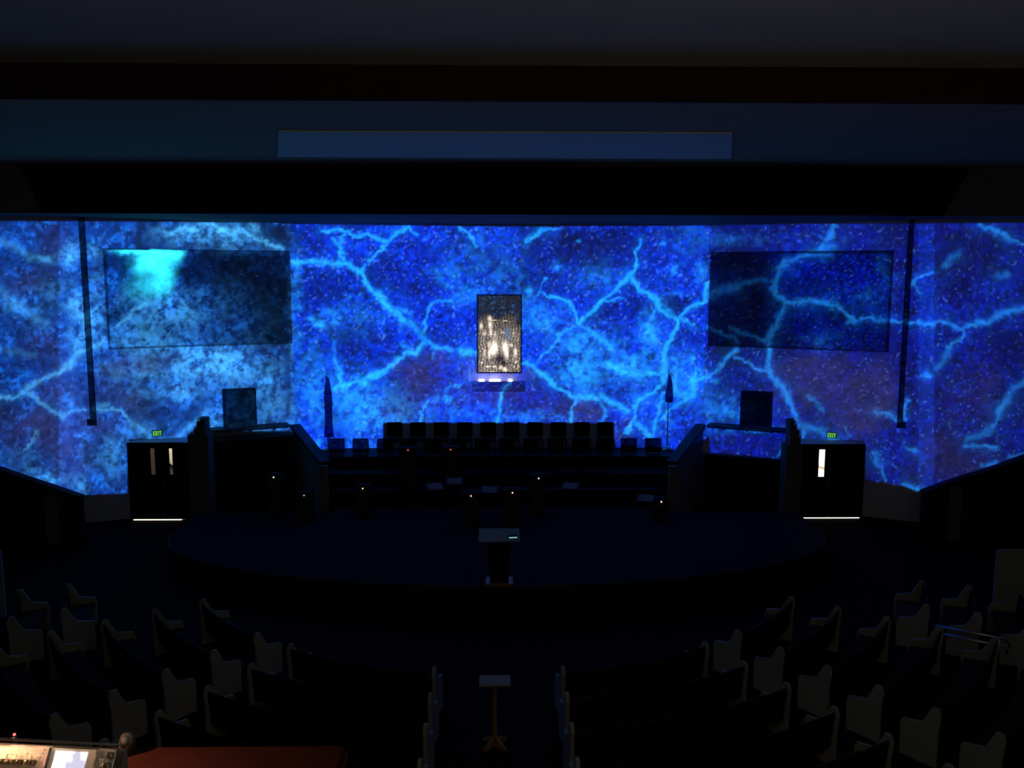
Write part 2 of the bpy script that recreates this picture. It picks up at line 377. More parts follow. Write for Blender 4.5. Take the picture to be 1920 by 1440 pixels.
# choir partitions and sloping wing walls
def partition(seg, px0, px1, py, lab):
    u0, _ = on_wall(seg, px0, py, .9); u1, _ = on_wall(seg, px1, py, .9); z = on_wall(seg, (px0+px1)/2, py, .9)[1]
    t = wall_thing('choir_partition', seg, (u0+u1)/2, 0, label=lab, cat='partition', group='low partitions beside the choir')
    w = (u1-u0)/2
    obj('partition_body', bx(-w, w, -.9, -.75, .001, z-.08), M['partition'], t)
    obj('top_rail', bx(-w, w, -.95, -.70, z-.08, z), M['coping'], t)
    for k in range(-2, 3): obj('panel_stile', bx(k*w/2.2-.03, k*w/2.2+.03, -.92, -.9005, .001, z-.08), M['partition'], t)
    if seg == 'left':
        b = bx(-w, w, -.699, -.004, z-.30, z-.02); obj('ledge', b, M['wing'], t)
partition('left', 394, 548, 822, 'dark choir partition with a sloping ledge between left pillar and wing wall')
partition('right', 1318, 1478, 858, 'dark choir partition between the right pillar and wing wall')
def wing(s, lab):
    P0 = Vector((s*5.12, 24.7, 0)); P1 = Vector((s*6.55, 27.2, 0))
    t = thing('wing_wall', P0, label=lab, cat='wing wall', group='sloping wing walls either side of the choir')
    d = P1-P0; n = Vector((d.y, -d.x, 0)).normalized()*.09
    z0, z1 = at_y(613 if s < 0 else 1256, 872, 24.7).z, at_y(545, 802, 27.2).z
    lo = [Vector((0, 0, .605))-n, Vector((0, 0, .605))+n, d+n+Vector((0, 0, .605)), d-n+Vector((0, 0, .605))]
    hi = [Vector((0, 0, z0))-n, Vector((0, 0, z0))+n, d+n+Vector((0, 0, z1)), d-n+Vector((0, 0, z1))]
    if s > 0 or True:
        lo = [Vector((v.x, v.y, .002)) for v in lo]
    obj('wing_body', hexa(bmesh.new(), lo, hi), M['wing'], t)
    n2 = n*1.8
    hi0 = [Vector((0, 0, z0+.002))-n2, Vector((0, 0, z0+.002))+n2, d+n2+Vector((0, 0, z1+.002)), d-n2+Vector((0, 0, z1+.002))]
    obj('coping', hexa(bmesh.new(), hi0, [v+Vector((0, 0, .11)) for v in hi0]), M['coping'], t)
    obj('post', bx(-.12, .12, -.26, -.10, .602, z0+.02), M['wing'], t)
wing(-1, 'sloping grey wing wall at left end of the choir risers')
wing(1, 'sloping grey wing wall at right end of the choir risers')

# ------------------------------------------------------------------ glass window in the front wall
NX, NZ = 76, 136
u0, zt = on_wall('front', 896, 554); u1, zb = on_wall('front', 976, 697)
wn = wall_thing('window_1', 'front', (u0+u1)/2, zb); wn['kind'] = 'structure'; wn['label'] = 'tall backlit sparkling glass window in the middle of the front wall'
w2 = (u1-u0)/2; hh = zt-zb
b = bmesh.new()
for a in ((-w2-.03, w2+.03, -.04, 0), (-w2-.03, w2+.03, hh, hh+.04), (-w2-.03, -w2, 0, hh), (w2, w2+.03, 0, hh)): box(b, a[0], a[1], -.09, -.002, a[2], a[3])
obj('window_frame', b, M['bronze'], wn)
# tilted mosaic facets: blue reflections painted in at the top, own backlight strength
rng = np.random.default_rng(5)
ell = [(918,596,4,4,1.2),(919,608,4,7,1.2),(902,611,3,6,1.0),(909,625,4,4,.8),(920,622,2.5,8,1.1),(928,626,3,5,.7),(927,650,6,13,1.5),(947,650,6,10,1.6),(924,657,7,9,1.3),
       (950,664,5,9,1.2),(917,664,2.5,9,1.1),(966,660,2.5,9,1.2),(908,661,2,9,.9),(946.5,692,4,4,1.4),(939,688,3,4,1.2),(927,687,4,2,1.1),(914,687,4,2,1.1),(916,645,3,6,.9),
       (943,623,4,1.5,.8),(925,600,7,1,.9),(947,601,5,1,.8),(968,678,2,2,1.),(958,647,3,3,.9),(903,680,2,2,.9),(964,687,2,1.5,1.),(922,697,9,1.2,.9),(963,625,1.5,6,.5)]
dark = [(936,672,9,9,.8),(944,681,7,6,.9),(956,664,2.5,14,.8),(940,672,6,5,.6),(972,604,5,10,.9),(913,640,2,20,.6),(933,590,14,5,.6),(904,590,8,5,.3)]
cols = []
bmw = bmesh.new(); cl = bmw.loops.layers.float_color.new('backlight_reflection')
gx = np.linspace(-w2, w2, NX+1); gz = np.linspace(0, hh, NZ+1)
yy = -.03 - .018*rng.random((NX+1, NZ+1))
vs = [[bmw.verts.new((gx[i], yy[i, j], gz[j])) for j in range(NZ+1)] for i in range(NX+1)]
vb = [bmw.verts.new(p) for p in ((-w2, -.004, 0), (w2, -.004, 0), (w2, -.004, hh), (-w2, -.004, hh))]
for i in range(NX):
    for j in range(NZ):
        px = 896+80*(i+.5)/NX; py = 697-143*(j+.5)/NZ
        f = bmw.faces.new((vs[i][j], vs[i+1][j], vs[i+1][j+1], vs[i][j+1]))
        r = rng.random(); v = .10+.16*r
        low = min(1, max(0, (py-585)/45))
        v *= (.2+.7*low)*(.35+1.3*rng.random()); v += low*(1.1*max(0, rng.random()-.82)/.18*.8); v *= .55+.9*(.5+.5*math.sin(px*1.1+2.2*math.sin(py*.13)))
        for ex, ey, rx, ry, a in ell:
            q = ((px-ex)/rx)**2+((py-ey)/ry)**2
            if q < 3: v += a*math.exp(-q*1.3)*(.6+.6*rng.random())
        for ex, ey, rx, ry, a in dark:
            q = ((px-ex)/rx)**2+((py-ey)/ry)**2
            if q < 4: v *= 1-a*math.exp(-q)
        edge = min(px-896, 976-px); v *= .35+.65*min(1, edge/3)
        c = (v, v*.84, v*.66)
        if py < 590+6*math.sin(px*.17)+5*r:
            k = max(0, 1-(py-553)/45); s = .02+.10*rng.random()*(.5+.5*math.sin(px*.3+py*.2))
            if rng.random() > .96: s += .5
            if px > 950 and py < 568: s *= .3
            s *= .35+1.3*max(0, math.sin(px*.21+py*.27)*math.sin(px*.13-py*.31+1)); c = (c[0]*.45+s*.06, c[1]*.45+s*.42, c[2]*.45+s*1.2)
        else:
            q = math.exp(-((px-951)/7)**4-((py-626)/13)**4); c = (c[0]*(1-.6*q)+.07*q, c[1]*(1-.55*q)+.11*q, c[2]*(1-.5*q)+.19*q)
        for lp in f.loops: lp[cl] = (*c, 1)
bmw.faces.new(vb)
mg = mat('mosaic_glass', (.05, .05, .05), .2); nt = mg.node_tree; at = nt.nodes.new('ShaderNodeAttribute'); at.attribute_name = 'backlight_reflection'
nt.links.new(at.outputs['Color'], nt.nodes['Principled BSDF'].inputs['Emission Color']); nt.nodes['Principled BSDF'].inputs['Emission Strength'].default_value = 1.0
o = obj('glass_mosaic', bmw, mg, wn)
# sill under the window with three lights
su0, sz1 = on_wall('front', 886, 714); su1, sz0 = on_wall('front', 985, 731)
t = wall_thing('window_sill_ledge', 'front', (su0+su1)/2, sz0, label='pale box ledge with three small lights under the sparkling window', cat='ledge')
sw = (su1-su0)/2; obj('ledge_body', bx(-sw, sw, -.28, -.002, 0, sz1-sz0), M['ledge'], t)
lamp_m = emat('ledge_light', (1, .93, 1), 3.5)
for a, c in ((897, 909), (917, 939), (952, 961)):
    x0 = on_wall('front', a, 710)[0]-(su0+su1)/2; x1 = on_wall('front', c, 710)[0]-(su0+su1)/2
    b = bmesh.new(); box(b, x0, x1, -.22, -.14, sz1-sz0+.001, sz1-sz0+.075, bev=.02); obj('ledge_light', b, lamp_m, t)

# ------------------------------------------------------------------ flags
def flag(px, py0, py1, pyb, Y, zf, lab, hw, seed):
    top = at_y(px, py0, Y); t = thing('furled_flag', (top.x, Y, zf), label=lab, cat='flag', group='flags on poles either side of the choir')
    hz = top.z-zf
    b = bmesh.new(); lathe(b, [(.018, .04), (.018, hz-.02)], n=10); obj('pole', b, M['pole'], t, True)
    b = bmesh.new(); lathe(b, [(.17, 0), (.17, .03), (.05, .06), (.03, .12)], n=20); obj('base', b, M['gold'], t, True)
    b = bmesh.new(); lathe(b, [(.02, hz-.02), (.035, hz+.02), (.02, hz+.06), (.004, hz+.16)], n=10); obj('finial', b, M['gold'], t, True)
    b = bmesh.new(); z1 = hz-.03; z0 = at_y(px, py1, Y).z-zf
    n = 24; rings = []
    for k in range(17):
        f = k/16; z = z1+(z0-z1)*f; rings.append([])
        for i in range(n):
            a = 2*math.pi*i/n; r = hw*(.30+.75*math.sin(min(1, f*1.5)*math.pi*.55))*(1+.28*math.sin(a*5+seed+f*2))*(.9+.14*math.sin(f*7+seed))
            rings[-1].append(b.verts.new((.03+r*math.cos(a), .6*r*math.sin(a), z)))
    for a, c in zip(rings, rings[1:]):
        for i in range(n): b.faces.new((a[i], a[(i+1) % n], c[(i+1) % n], c[i]))
    b.faces.new(rings[0]); b.faces.new(rings[-1][::-1]); obj('flag_cloth', b, M['flag'], t, True)
flag(612, 706, 818, 848, 27.2, 1.752, 'dark furled flag on a pole at the left end of the choir', .125, 0)
flag(1254, 702, 753, 848, 27.2, 1.752, 'narrow furled flag on a pole at the right end of the choir', .10, 2)

# ------------------------------------------------------------------ choir chairs
def make_chair(m):
    t = thing('choir_chair')
    obj('seat', bx(-.25, .25, -.26, .22, .40, .48, bev=.02), m, t)
    b = bx(-.25, .25, .20, .27, .50, .955, bev=.02); obj('backrest', b, m, t)
    for sx in (-1, 1):
        for y in (-.22, .20):
            obj('leg', bx(sx*.23-.012, sx*.23+.012, y-.012, y+.012, .001, .399 if y < 0 else .399), M['blackmetal'], t)
        obj('back_frame', bx(sx*.20-.012, sx*.20+.012, .271, .285, .36, .92), M['blackmetal'], t)
    return t
def place_row(first, xs, Y, z, labs, grp):
    for i, x in enumerate(xs):
        o = first if i == 0 else copy_tree(first)
        o.location = (x, Y, z); tag(o, labs(i), 'chair', grp)
Yr = 26.75; px_up = [738+44.3*i for i in range(10)]
ordn = ['first', 'second', 'third', 'fourth', 'fifth', 'sixth', 'seventh', 'eighth', 'ninth', 'tenth', 'eleventh', 'twelfth', 'thirteenth', 'fourteenth']
def lab_up(i):
    if i < 5: return 'black chair on the top choir riser, %s counting in from the left end' % ordn[i]
    return 'black chair on the top choir riser, %s counting in from the right end' % ordn[9-i]
place_row(make_chair(M['black']), [at_y(p, 795, Yr).x for p in px_up], Yr, 1.751, lab_up, 'black chairs in the upper choir row')
Yr2 = 25.85; px_lo = [628+46.1*i for i in range(14)]
def lab_lo(i):
    if i < 7: return 'charcoal chair in the lower choir row, %s counting in from the left end' % ordn[i]
    return 'charcoal chair in the lower choir row, %s counting in from the right end' % ordn[13-i]
place_row(make_chair(M['greyfab']), [at_y(p, 825, Yr2).x for p in px_lo], Yr2, 1.401, lab_lo, 'charcoal chairs in the lower choir row')

# ------------------------------------------------------------------ stage equipment
def stage_box(px, py, led, lab, cat='amplifier'):
    Y = 24.4; p = at_y(px, py, Y)
def amp(px, py, Y, zf, ledm, w, h, lab):
    p = at_y(px, py, Y); h = max(h, p.z-zf+.06)
    t = thing('stage_amplifier', (p.x, Y+.2, zf), label=lab, cat='amplifier', group='small amplifiers with pilot lights on the stage')
    obj('amplifier_case', bx(-w/2, w/2, -.18, .18, .02, h, bev=.015), M['black'], t)
    obj('amplifier_grille', bx(-w/2+.03, w/2-.03, -.19, -.181, .05, max(.1, p.z-zf-.06)), M['speaker'], t)
    b = bmesh.new(); bmesh.ops.create_icosphere(b, subdivisions=2, radius=.017, matrix=Matrix.Translation((0, -.2, p.z-zf))); obj('pilot_light', b, ledm, t)
    obj('carry_handle', bx(-.09, .09, -.02, .02, h+.001, h+.025), M['blackmetal'], t)
amp(765, 844, 24.95, RZ[0], M['ledr'], .5, .5, 'black stage box with a red pilot light, left of its twin')
amp(845, 843, 24.95, RZ[0], M['ledr'], .5, .5, 'black stage box with a red pilot light, nearer the centre of the choir')
amp(883, 930, 22.6, STZ, M['led'], .5, .4, 'low black stage box with an amber light left of the centre line')
amp(961, 924, 22.6, STZ, M['led'], .5, .4, 'low black stage box with an amber light right of the centre line')
amp(1010, 897, 23.6, STZ, M['ledw'], .45, .5, 'black stage box with a pale light near the right music stand')
amp(1240, 941, 23.0, STZ, M['ledw'], .4, .3, 'small black box with a pale light by the right wing wall')
amp(680, 916, 23.6, STZ, M['led'], .4, .3, 'small black box with a faint amber light at stage left')
M['led_dim'] = emat('led_dim', (1, .85, .7), 1.0)
amp(513, 895, 23.5, STZ, M['ledw'], .4, .3, 'small black box with a pale light below the left partition')
amp(570, 929, 23.0, STZ, M['led_dim'], .4, .2, 'small black box with a faint light beside the left wing wall')

def music_stand(px, py, Y, rz, lab):
    p = at_y(px, py, Y); t = thing('music_stand', (p.x, Y, STZ+.001), rz, label=lab, cat='music stand', group='music stands across the stage')
    h = p.z-STZ
    b = bmesh.new(); tube(b, [(0, 0, .12), (0, 0, h-.1)], .012); obj('post', b, M['blackmetal'], t, True)
    for k in range(3):
        a = k*2.094; b = bmesh.new(); tube(b, [(0, 0, .16), (.26*math.cos(a), .26*math.sin(a), .008)], .008); obj('leg', b, M['blackmetal'], t, True)
    T = Matrix.Translation((0, -.04, h)) @ Matrix.Rotation(-math.radians(62), 4, 'X')
    obj('desk_plate', bx(-.25, .25, -.008, .008, -.16, .16, T=T), M['blackmetal'], t)
    s = obj('sheet_music', bx(-.20, .20, -.014, -.0085, -.12, .13, T=T), M['paper'], t); s['label'] = 'pale sheet music'
for a in ((815, 912, 23.2, .4, 'music stand with pale sheets left of the stage centre'), (852, 902, 23.4, .1, 'music stand standing just left of the amber lights'),
          (1070, 911, 23.2, -.3, 'music stand with pale sheets right of the stage centre'), (1212, 934, 22.6, -.5, 'music stand near the right wing wall'),
          (918, 918, 23.0, 0, 'music stand between the two amber lights')):
    music_stand(*a)

# pulpit with acrylic top
pb = at_z(936, 1094, STZ); zt_ = at_y(936, 1002, pb.y).z - STZ
t = thing('pulpit', (pb.x, pb.y, STZ+.004), label='slim dark pulpit with clear glassy top on the front of the stage', cat='pulpit')
obj('pulpit_base', bx(-.30, .30, -.24, .24, 0, .07, bev=.012), M['oak'], t)
b = bmesh.new(); hexa(b, [(-.20, -.14, .071), (.20, -.14, .071), (.20, .14, .071), (-.20, .14, .071)], [(-.26, -.17, zt_-.1), (.26, -.17, zt_-.1), (.26, .17, zt_-.1), (-.26, .17, zt_-.1)])
obj('pulpit_column', b, M['pew'], t)
T = Matrix.Translation((0, 0, zt_-.02)) @ Matrix.Rotation(math.radians(16), 4, 'X')
obj('pulpit_top', bx(-.45, .45, -.26, .26, -.012, .012, T=T, bev=.004), M['glass'], t)
obj('book_ledge', bx(-.43, .43, -.262, -.24, .0125, .04, T=T), M['glass'], t)
obj('column_band', bx(-.21, .21, -.15, .15, .20, .215), M['gold'], t)
T2 = T @ Matrix.Translation((.30, -.10, .018)) @ Matrix.Rotation(math.radians(10), 4, 'Z')
glint = thing('glint_plate', T @ Vector((.30, -.10, .022)) + Vector((pb.x, pb.y, STZ+.001)), .1, label='small pale green plate glowing in place of a reflection on the pulpit top', cat='painted reflection')  # added glowing plate: a reflection on the glossy top, painted as emission
T3 = Matrix.Rotation(math.radians(16), 4, 'X')
obj('glint_backing', bx(-.10, .10, -.075, .075, 0, .008, T=T3), M['consoledark'], glint)
obj('glint_face', bx(-.09, .09, -.065, -.02, .0085, .0095, T=T3), emat('painted_glint', (.35, .9, .75), .55), glint)

# T shaped lectern stand in the centre aisle
lb = at_z(928, 1398, 0); lt = at_y(928, 1275, lb.y).z
t = thing('lectern_stand', (lb.x, lb.y, .001), label='slender wooden T-shaped lectern standing in the centre aisle', cat='lectern')
b = bmesh.new()
for k in range(4):
    a = math.pi/4+k*math.pi/2
    T = Matrix.Rotation(a, 4, 'Z'); hexa(b, [T @ Vector(v) for v in ((.02, -.03, 0), (.25, -.025, 0), (.25, .025, 0), (.02, .03, 0))], [T @ Vector(v) for v in ((.02, -.03, .16), (.25, -.02, .035), (.25, .02, .035), (.02, .03, .16))])
obj('foot', b, M['oak'], t)
b = bmesh.new(); lathe(b, [(.045, .02), (.042, .3), (.036, .7), (.038, lt-.16), (.065, lt-.05), (.07, lt-.021)], n=20); obj('column', b, M['oak'], t, True)
obj('desk_top', bx(-.245, .245, -.17, .17, lt-.02, lt, bev=.004), M['pewend'], t)
obj('lip', bx(-.245, .245, -.185, -.171, lt-.02, lt+.02), M['pewend'], t)

# ------------------------------------------------------------------ pews (fan of curved rows)
CX, CY = 0., 20.5
def pew(R, a0, a1, side, lab, grp):
    am = (a0+a1)/2
    def pol(r, a): return Vector((side*r*math.sin(math.radians(a)), -r*math.cos(math.radians(a)), 0))
    base = pol(R, am); t = thing('pew', (CX+base.x, CY+base.y, 0), label=lab, cat='pew', group=grp)
    def sweep(r0, r1, z0, z1, g=0, lean=0.):
        b = bmesh.new(); n = 8; da = math.degrees(g/R); rings = []
        for i in range(n+1):
            a = a0+da+(a1-a0-2*da)*i/n
            ps = [(r0, z0), (r1, z0), (r1+lean, z1), (r0+lean, z1)]
            rings.append([b.verts.new(pol(r, a)-base+Vector((0, 0, z))) for r, z in ps])
        for A, B in zip(rings, rings[1:]):
            for i in range(4): b.faces.new((A[i], A[(i+1) % 4], B[(i+1) % 4], B[i]))
        b.faces.new(rings[0][::-1]); b.faces.new(rings[-1]); return b
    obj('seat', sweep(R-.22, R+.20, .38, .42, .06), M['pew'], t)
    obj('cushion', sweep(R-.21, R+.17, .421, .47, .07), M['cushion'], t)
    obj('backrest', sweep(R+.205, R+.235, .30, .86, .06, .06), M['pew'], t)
    for a, sg in ((a0, 1), (a1, -1)):
        b = bmesh.new(); rad = pol(1, a); tan = Vector((-rad.y, rad.x, 0))*(1 if (pol(R, a1)-pol(R, a0)).dot(Vector((-rad.y, rad.x, 0))) > 0 else -1)*sg
        prof = [(-.26, 0), (.30, 0), (.30, .55), (.33, .82), (.29, .93), (.20, .93), (.14, .80), (.05, .64), (-.12, .60), (-.24, .58), (-.27, .50)]
        lo = [pol(R, a)-base+rad*r+Vector((0, 0, z+.001)) for r, z in prof]
        hexa(b, lo, [v+tan*.055 for v in lo]); obj('pew_end', b, M['pewend'], t)
secs = [(7.5, 31.0, 'centre'), (37.5, 56.0, 'middle'), (62.0, 71.0, 'outer')]
rown = ['front', 'second', 'third', 'fourth', 'fifth', 'sixth', 'seventh', 'eighth', 'ninth']
def in_view(R, a0, a1, side):
    for a in np.linspace(a0, a1, 5):
        for z in (0, .9):
            p = Vector((CX+side*R*math.sin(math.radians(a)), CY-R*math.cos(math.radians(a)), z))
            q = RM.transposed() @ (p-CAM); x = 960+F*q.x/-q.z; y = 720-F*q.y/-q.z
            if -10 < x < 1930 and y < 1450: return True
    return False
for side, sn in ((-1, 'left'), (1, 'right')):
    for (a0, a1, nm) in secs:
        for k in range(9):
            R = 6.9+.9*k if nm != 'outer' else 9.3+.9*k
            g = math.degrees(0.0)
            b0 = a0
            if nm == 'centre': b0 = math.degrees(math.asin(1.0/R))
            if nm != 'centre' and (R*math.sin(math.radians(a1))) > 16.2: continue
            if not in_view(R, b0, a1, side): continue
            pew(R, b0, a1, side, 'dark curved pew with pale ends, %s row of the %s %s block' % (rown[k], nm, sn), 'pews of the %s %s block' % (nm, sn))

# pale side screens at the picture's edges
def side_screen(px0, px1, py0, py1, lab):
    p = at_z((px0+px1)/2, py1, 0); a = at_z(px0, py1, 0); c = at_z(px1, py1, 0); h = at_y((px0+px1)/2, py0, p.y).z
    t = thing('side_screen', (p.x, p.y, .001), label=lab, cat='screen', group='pale side screens')
    w = (c.x-a.x)/2
    obj('screen_panel', bx(-w, w, -.05, .05, .08, h, bev=.02), M['pewend'], t)
    obj('screen_foot', bx(-w, w, -.14, .14, 0, .079), M['pew'], t)
side_screen(1858, 1985, 1030, 1175, 'pale greenish low screen at the right edge of the hall')
side_screen(-70, 12, 1032, 1165, 'pale low screen at the left edge of the hall')

# sloping parapets in front of the outer walls
def parapet(pts, pe, lab):
    Y = 23.0; P = [at_y(px, py, Y) for px, py in pts]
    t = thing('sloping_parapet', (P[0].x, Y, .001), label=lab, cat='parapet', group='sloping parapets at the sides of the hall')
    top = [(p.x-P[0].x, p.z) for p in P]
    poly = [(top[0][0], 0)]+top+[(top[-1][0], 0)]
    hexa(b := bmesh.new(), [(x, 0, z) for x, z in poly], [(x, .16, z) for x, z in poly]); obj('parapet_body', b, M['partition'], t)
    cp = [(x, z+.002) for x, z in top]+[(x, z+.075) for x, z in top[::-1]]
    hexa(b := bmesh.new(), [(x, -.05, z) for x, z in cp], [(x, .21, z) for x, z in cp]); obj('parapet_coping', b, M['coping'], t)
    e = at_y(pe[0], pe[1], Y); x = e.x-P[0].x
    obj('parapet_pier', bx(x-.17, x+.17, -.12, -.051, 0, e.z), M['stone'], t)
parapet([(-60, 868), (0, 884), (45, 900), (100, 918), (152, 936)], (98, 926), 'low dark sloping parapet rising to the left edge of the hall')
parapet([(1732, 926), (1800, 902), (1860, 884), (1925, 860), (1985, 842)], (1790, 912), 'low dark sloping parapet rising to the right edge of the hall')

# chrome handrail on the right
pr_ = lambda r, a: Vector((CX+r*math.sin(math.radians(a)), CY-r*math.cos(math.radians(a)), 0))
a0 = pr_(10.9, 58.6); a1 = pr_(9.7, 58.6)
t = thing('handrail', a0, label='chrome handrail between the pews on the right', cat='handrail')
d = a1-a0; r0 = Vector((0, 0, .62)); side_v = Vector((.22, .30, 0))
for o_ in (Vector((0, 0, 0)), side_v):
    b = bmesh.new(); tube(b, [o_+r0+Vector((0, 0, -.15))-d*.05, o_+r0, o_+r0+d, o_+r0+d*1.05+Vector((0, 0, -.15))], .022); obj('rail', b, M['chrome'], t, True)
    for f in (.1, .9):
        b = bmesh.new(); tube(b, [o_+d*f+Vector((0, 0, .002)), o_+d*f+r0], .018); obj('rail_post', b, M['chrome'], t, True)

# ------------------------------------------------------------------ balcony with mixing desk
tag(obj('trim_7', bx(-6, 6, -5.9, 1.6, 5.45, 5.75), M['soffit']), kind='structure')
tag(obj('trim_8', bx(-6, 6, 1.601, 1.75, 5.45, 6.25), M['soffit']), kind='structure')
DZ = 6.50; BZ = 5.751
far = at_z(400, 1396, DZ).y
xr = at_z(640, 1436, DZ).x
t = thing('sound_desk', (-1.0, .9, BZ), label='red-brown wooden desk beside the mixing console', cat='desk')
b = bmesh.new(); box(b, -1.0, xr+1.0, -.35, far-.9, DZ-BZ-.035, DZ-BZ, bev=.008); obj('desk_top', b, M['deskwood'], t)
for x in (-.95, xr+.93): obj('leg', bx(x, x+.05, -.3, -.2, 0, DZ-BZ-.036), M['deskwood'], t)
obj('modesty_panel', bx(-.89, xr+.92, -.33, -.31, .2, DZ-BZ-.036), M['deskwood'], t)
CZ = DZ+.16; TAU = math.radians(56)
cr = at_z(219, 1400, CZ); cf = at_z(0, 1389, CZ)
ang = math.atan2(cr.y-cf.y, cr.x-cf.x)
t = thing('mixing_console', (cr.x, cr.y, DZ+.001), ang, label='lit audio mixing console with screen and knobs at the lower left', cat='mixing console')
h0 = CZ-DZ-.001
TILT = Matrix.Translation((0, 0, h0)) @ Matrix.Rotation(TAU, 4, 'X')       # the raised rear face of the console
CW = Matrix.Translation((cr.x, cr.y, DZ+.001)) @ Matrix.Rotation(ang, 4, 'Z') @ TILT
CI = CW.inverted()
def cl_(px, py):
    o0 = CI @ CAM; d = CI.to_3x3() @ ray(px, py); k = -o0.z/d.z; p = o0+d*k; return p.x, p.y
def tobj(name, bm, m, parent, smooth=False):
    bmesh.ops.transform(bm, matrix=TILT, verts=bm.verts); return obj(name, bm, m, parent, smooth)
yb, zb_ = -.17*math.cos(TAU), h0-.17*math.sin(TAU)
b = bmesh.new(); prof = [(.006, 0), (.006, h0-.006), (-.001, h0-.0055), (yb, zb_-.006), (-.42, .02), (-.42, 0)]
hexa(b, [(-1.1, y_, z_) for y_, z_ in prof], [(.012, y_, z_) for y_, z_ in prof]); obj('console_body', b, M['consoledark'], t)
b = bmesh.new(); tobj('fader_panel', box(b, -1.09, cl_(96, 1405)[0], -.165, -.004, -.003, 0), M['console'], t)
bz = tobj('screen_bezel', bx(cl_(98, 1405)[0], cl_(183, 1410)[0], -.165, -.006, -.003, .005), M['console'], t); bz['label'] = 'salmon lit frame around the screen'
tobj('meter_panel', bx(cl_(184.5, 1410)[0], .0, -.165, -.004, -.003, 0), M['metergrey'], t)
x0, y1 = cl_(109, 1408); x1, _ = cl_(168, 1412)
scm = emat('console_screen', (.9, .88, 1), 2.0); nt = scm.node_tree; tc = nt.nodes.new('ShaderNodeTexCoord'); gn = nt.nodes.new('ShaderNodeTexNoise'); gn.inputs['Scale'].default_value = 2.2
rr = nt.nodes.new('ShaderNodeValToRGB'); rr.color_ramp.elements[0].color = (.35, .33, .42, 1); rr.color_ramp.elements[0].position = .42; rr.color_ramp.elements[1].color = (1, .97, .98, 1); rr.color_ramp.elements[1].position = .55
nt.links.new(tc.outputs['Generated'], gn.inputs['Vector']); nt.links.new(gn.outputs['Fac'], rr.inputs[0]); nt.links.new(rr.outputs[0], nt.nodes['Emission'].inputs[0])
s_ = tobj('touch_screen', bx(x0, x1, y1-.10, y1, .0051, .0065), scm, bz); s_['label'] = 'bright white touch screen'
tobj('screen_edge', bx(cl_(97, 1405)[0], cl_(97, 1405)[0]+.003, -.165, -.006, .0051, .007), M['consoledark'], bz)
for (pa, pb_, pya, pyb) in ((-70, 54, 1405, 1409), (56, 82, 1409, 1413), (54, 85, 1402, 1406)):
    xa, ya = cl_(pa, pya); xb_, _ = cl_(pb_, pya); _, yb_ = cl_(pa, pyb)
    tobj('label_strip', bx(xa, xb_, yb_, ya, .0002, .0015), M['strip'], t)
for px in (-40, -28, -14, -3, 8, 18, 30, 40, 54, 64):
    x, y = cl_(px, 1428+px*.03); b = bmesh.new(); lathe(b, [(.0038, .0002), (.0035, .009), (.0025, .010)], x, y, 14); tobj('knob', b, M['knob'], t, True)
for px in (-30, -10, 10, 28, 36, 45, 56, 72):
    x, y = cl_(px, 1418+px*.05); tobj('lit_button', bx(x-.003, x+.003, y-.003, y+.003, .0002, .002), M['strip'], t)
for k in range(8):
    x, y = cl_(188+(k % 2)*5, 1424+(k//2)*4.5); b = bmesh.new(); lathe(b, [(.0013, .0002), (.001, .002)], x, y, 8); tobj('indicator', b, M['strip'], t)
for px, py in ((209, 1417), (203, 1437)):
    x, y = cl_(px, py); b = bmesh.new(); lathe(b, [(.005, .0002), (.0045, .010)], x, y, 14); tobj('knob', b, M['knob'], t, True)
b = bmesh.new(); tube(b, [(-1.1, .004, h0+.0005), (.004, .004, h0+.0005)], .002); obj('edge_rail', b, M['consoledark'], t, True)
# little red indicator lamp behind the console
p = at_y(27, 1378, far-.0-.02); 
t = thing('indicator_lamp', (p.x, p.y, DZ+.001), label='tiny glowing red indicator lamp behind the mixing console', cat='lamp')
b = bmesh.new(); tube(b, [(0, 0, 0), (0, 0, p.z-DZ-.004)], .004); obj('stem', b, M['blackmetal'], t, True)
b = bmesh.new(); bmesh.ops.create_icosphere(b, subdivisions=2, radius=.0025, matrix=Matrix.Translation((0, 0, p.z-DZ))); obj('bulb', b, M['ledr'], t)
xk = at_z(238, 1402, DZ)
b = bmesh.new(); lathe(b, [(.012, 0), (.014, .02), (.010, .034)], n=16)
kb = tag(obj('headphone_knob', b, M['consoledark'], None, True), 'small reddish round knob on the desk beside the console', 'knob'); kb.location = (xk.x+.01, xk.y-.02, DZ+.0015)
# gooseneck lamp lighting the console, left of the frame
cl0 = Vector((-1.00, 1.18, 6.52))
t = thing('gooseneck_lamp', (-1.25, cr.y+.12, DZ+.001), label='gooseneck lamp over the mixing console', cat='lamp')
b = bmesh.new(); tube(b, [(0, 0, 0), (0, 0, .25), (.05, -.02, .36), (.14, -.06, .42), (.22, -.1, .40)], .006); obj('neck', b, M['blackmetal'], t, True)
b = bmesh.new(); lathe(b, [(.012, .0), (.035, -.05)], .235, -.11, 16); 
for v in b.verts: v.co.z += .40
obj('lamp_head', b, M['blackmetal'], t, True)
ld = bpy.data.lights.new('gooseneck_light', 'SPOT'); ld.energy = 90; ld.color = (1, .50, .27); ld.shadow_soft_size = .015; ld.spot_size = math.radians(150); ld.spot_blend = .6
lo_ = bpy.data.objects.new('gooseneck_light', ld); C.objects.link(lo_); lo_.location = (-1.03, cr.y-.02, DZ+.345)
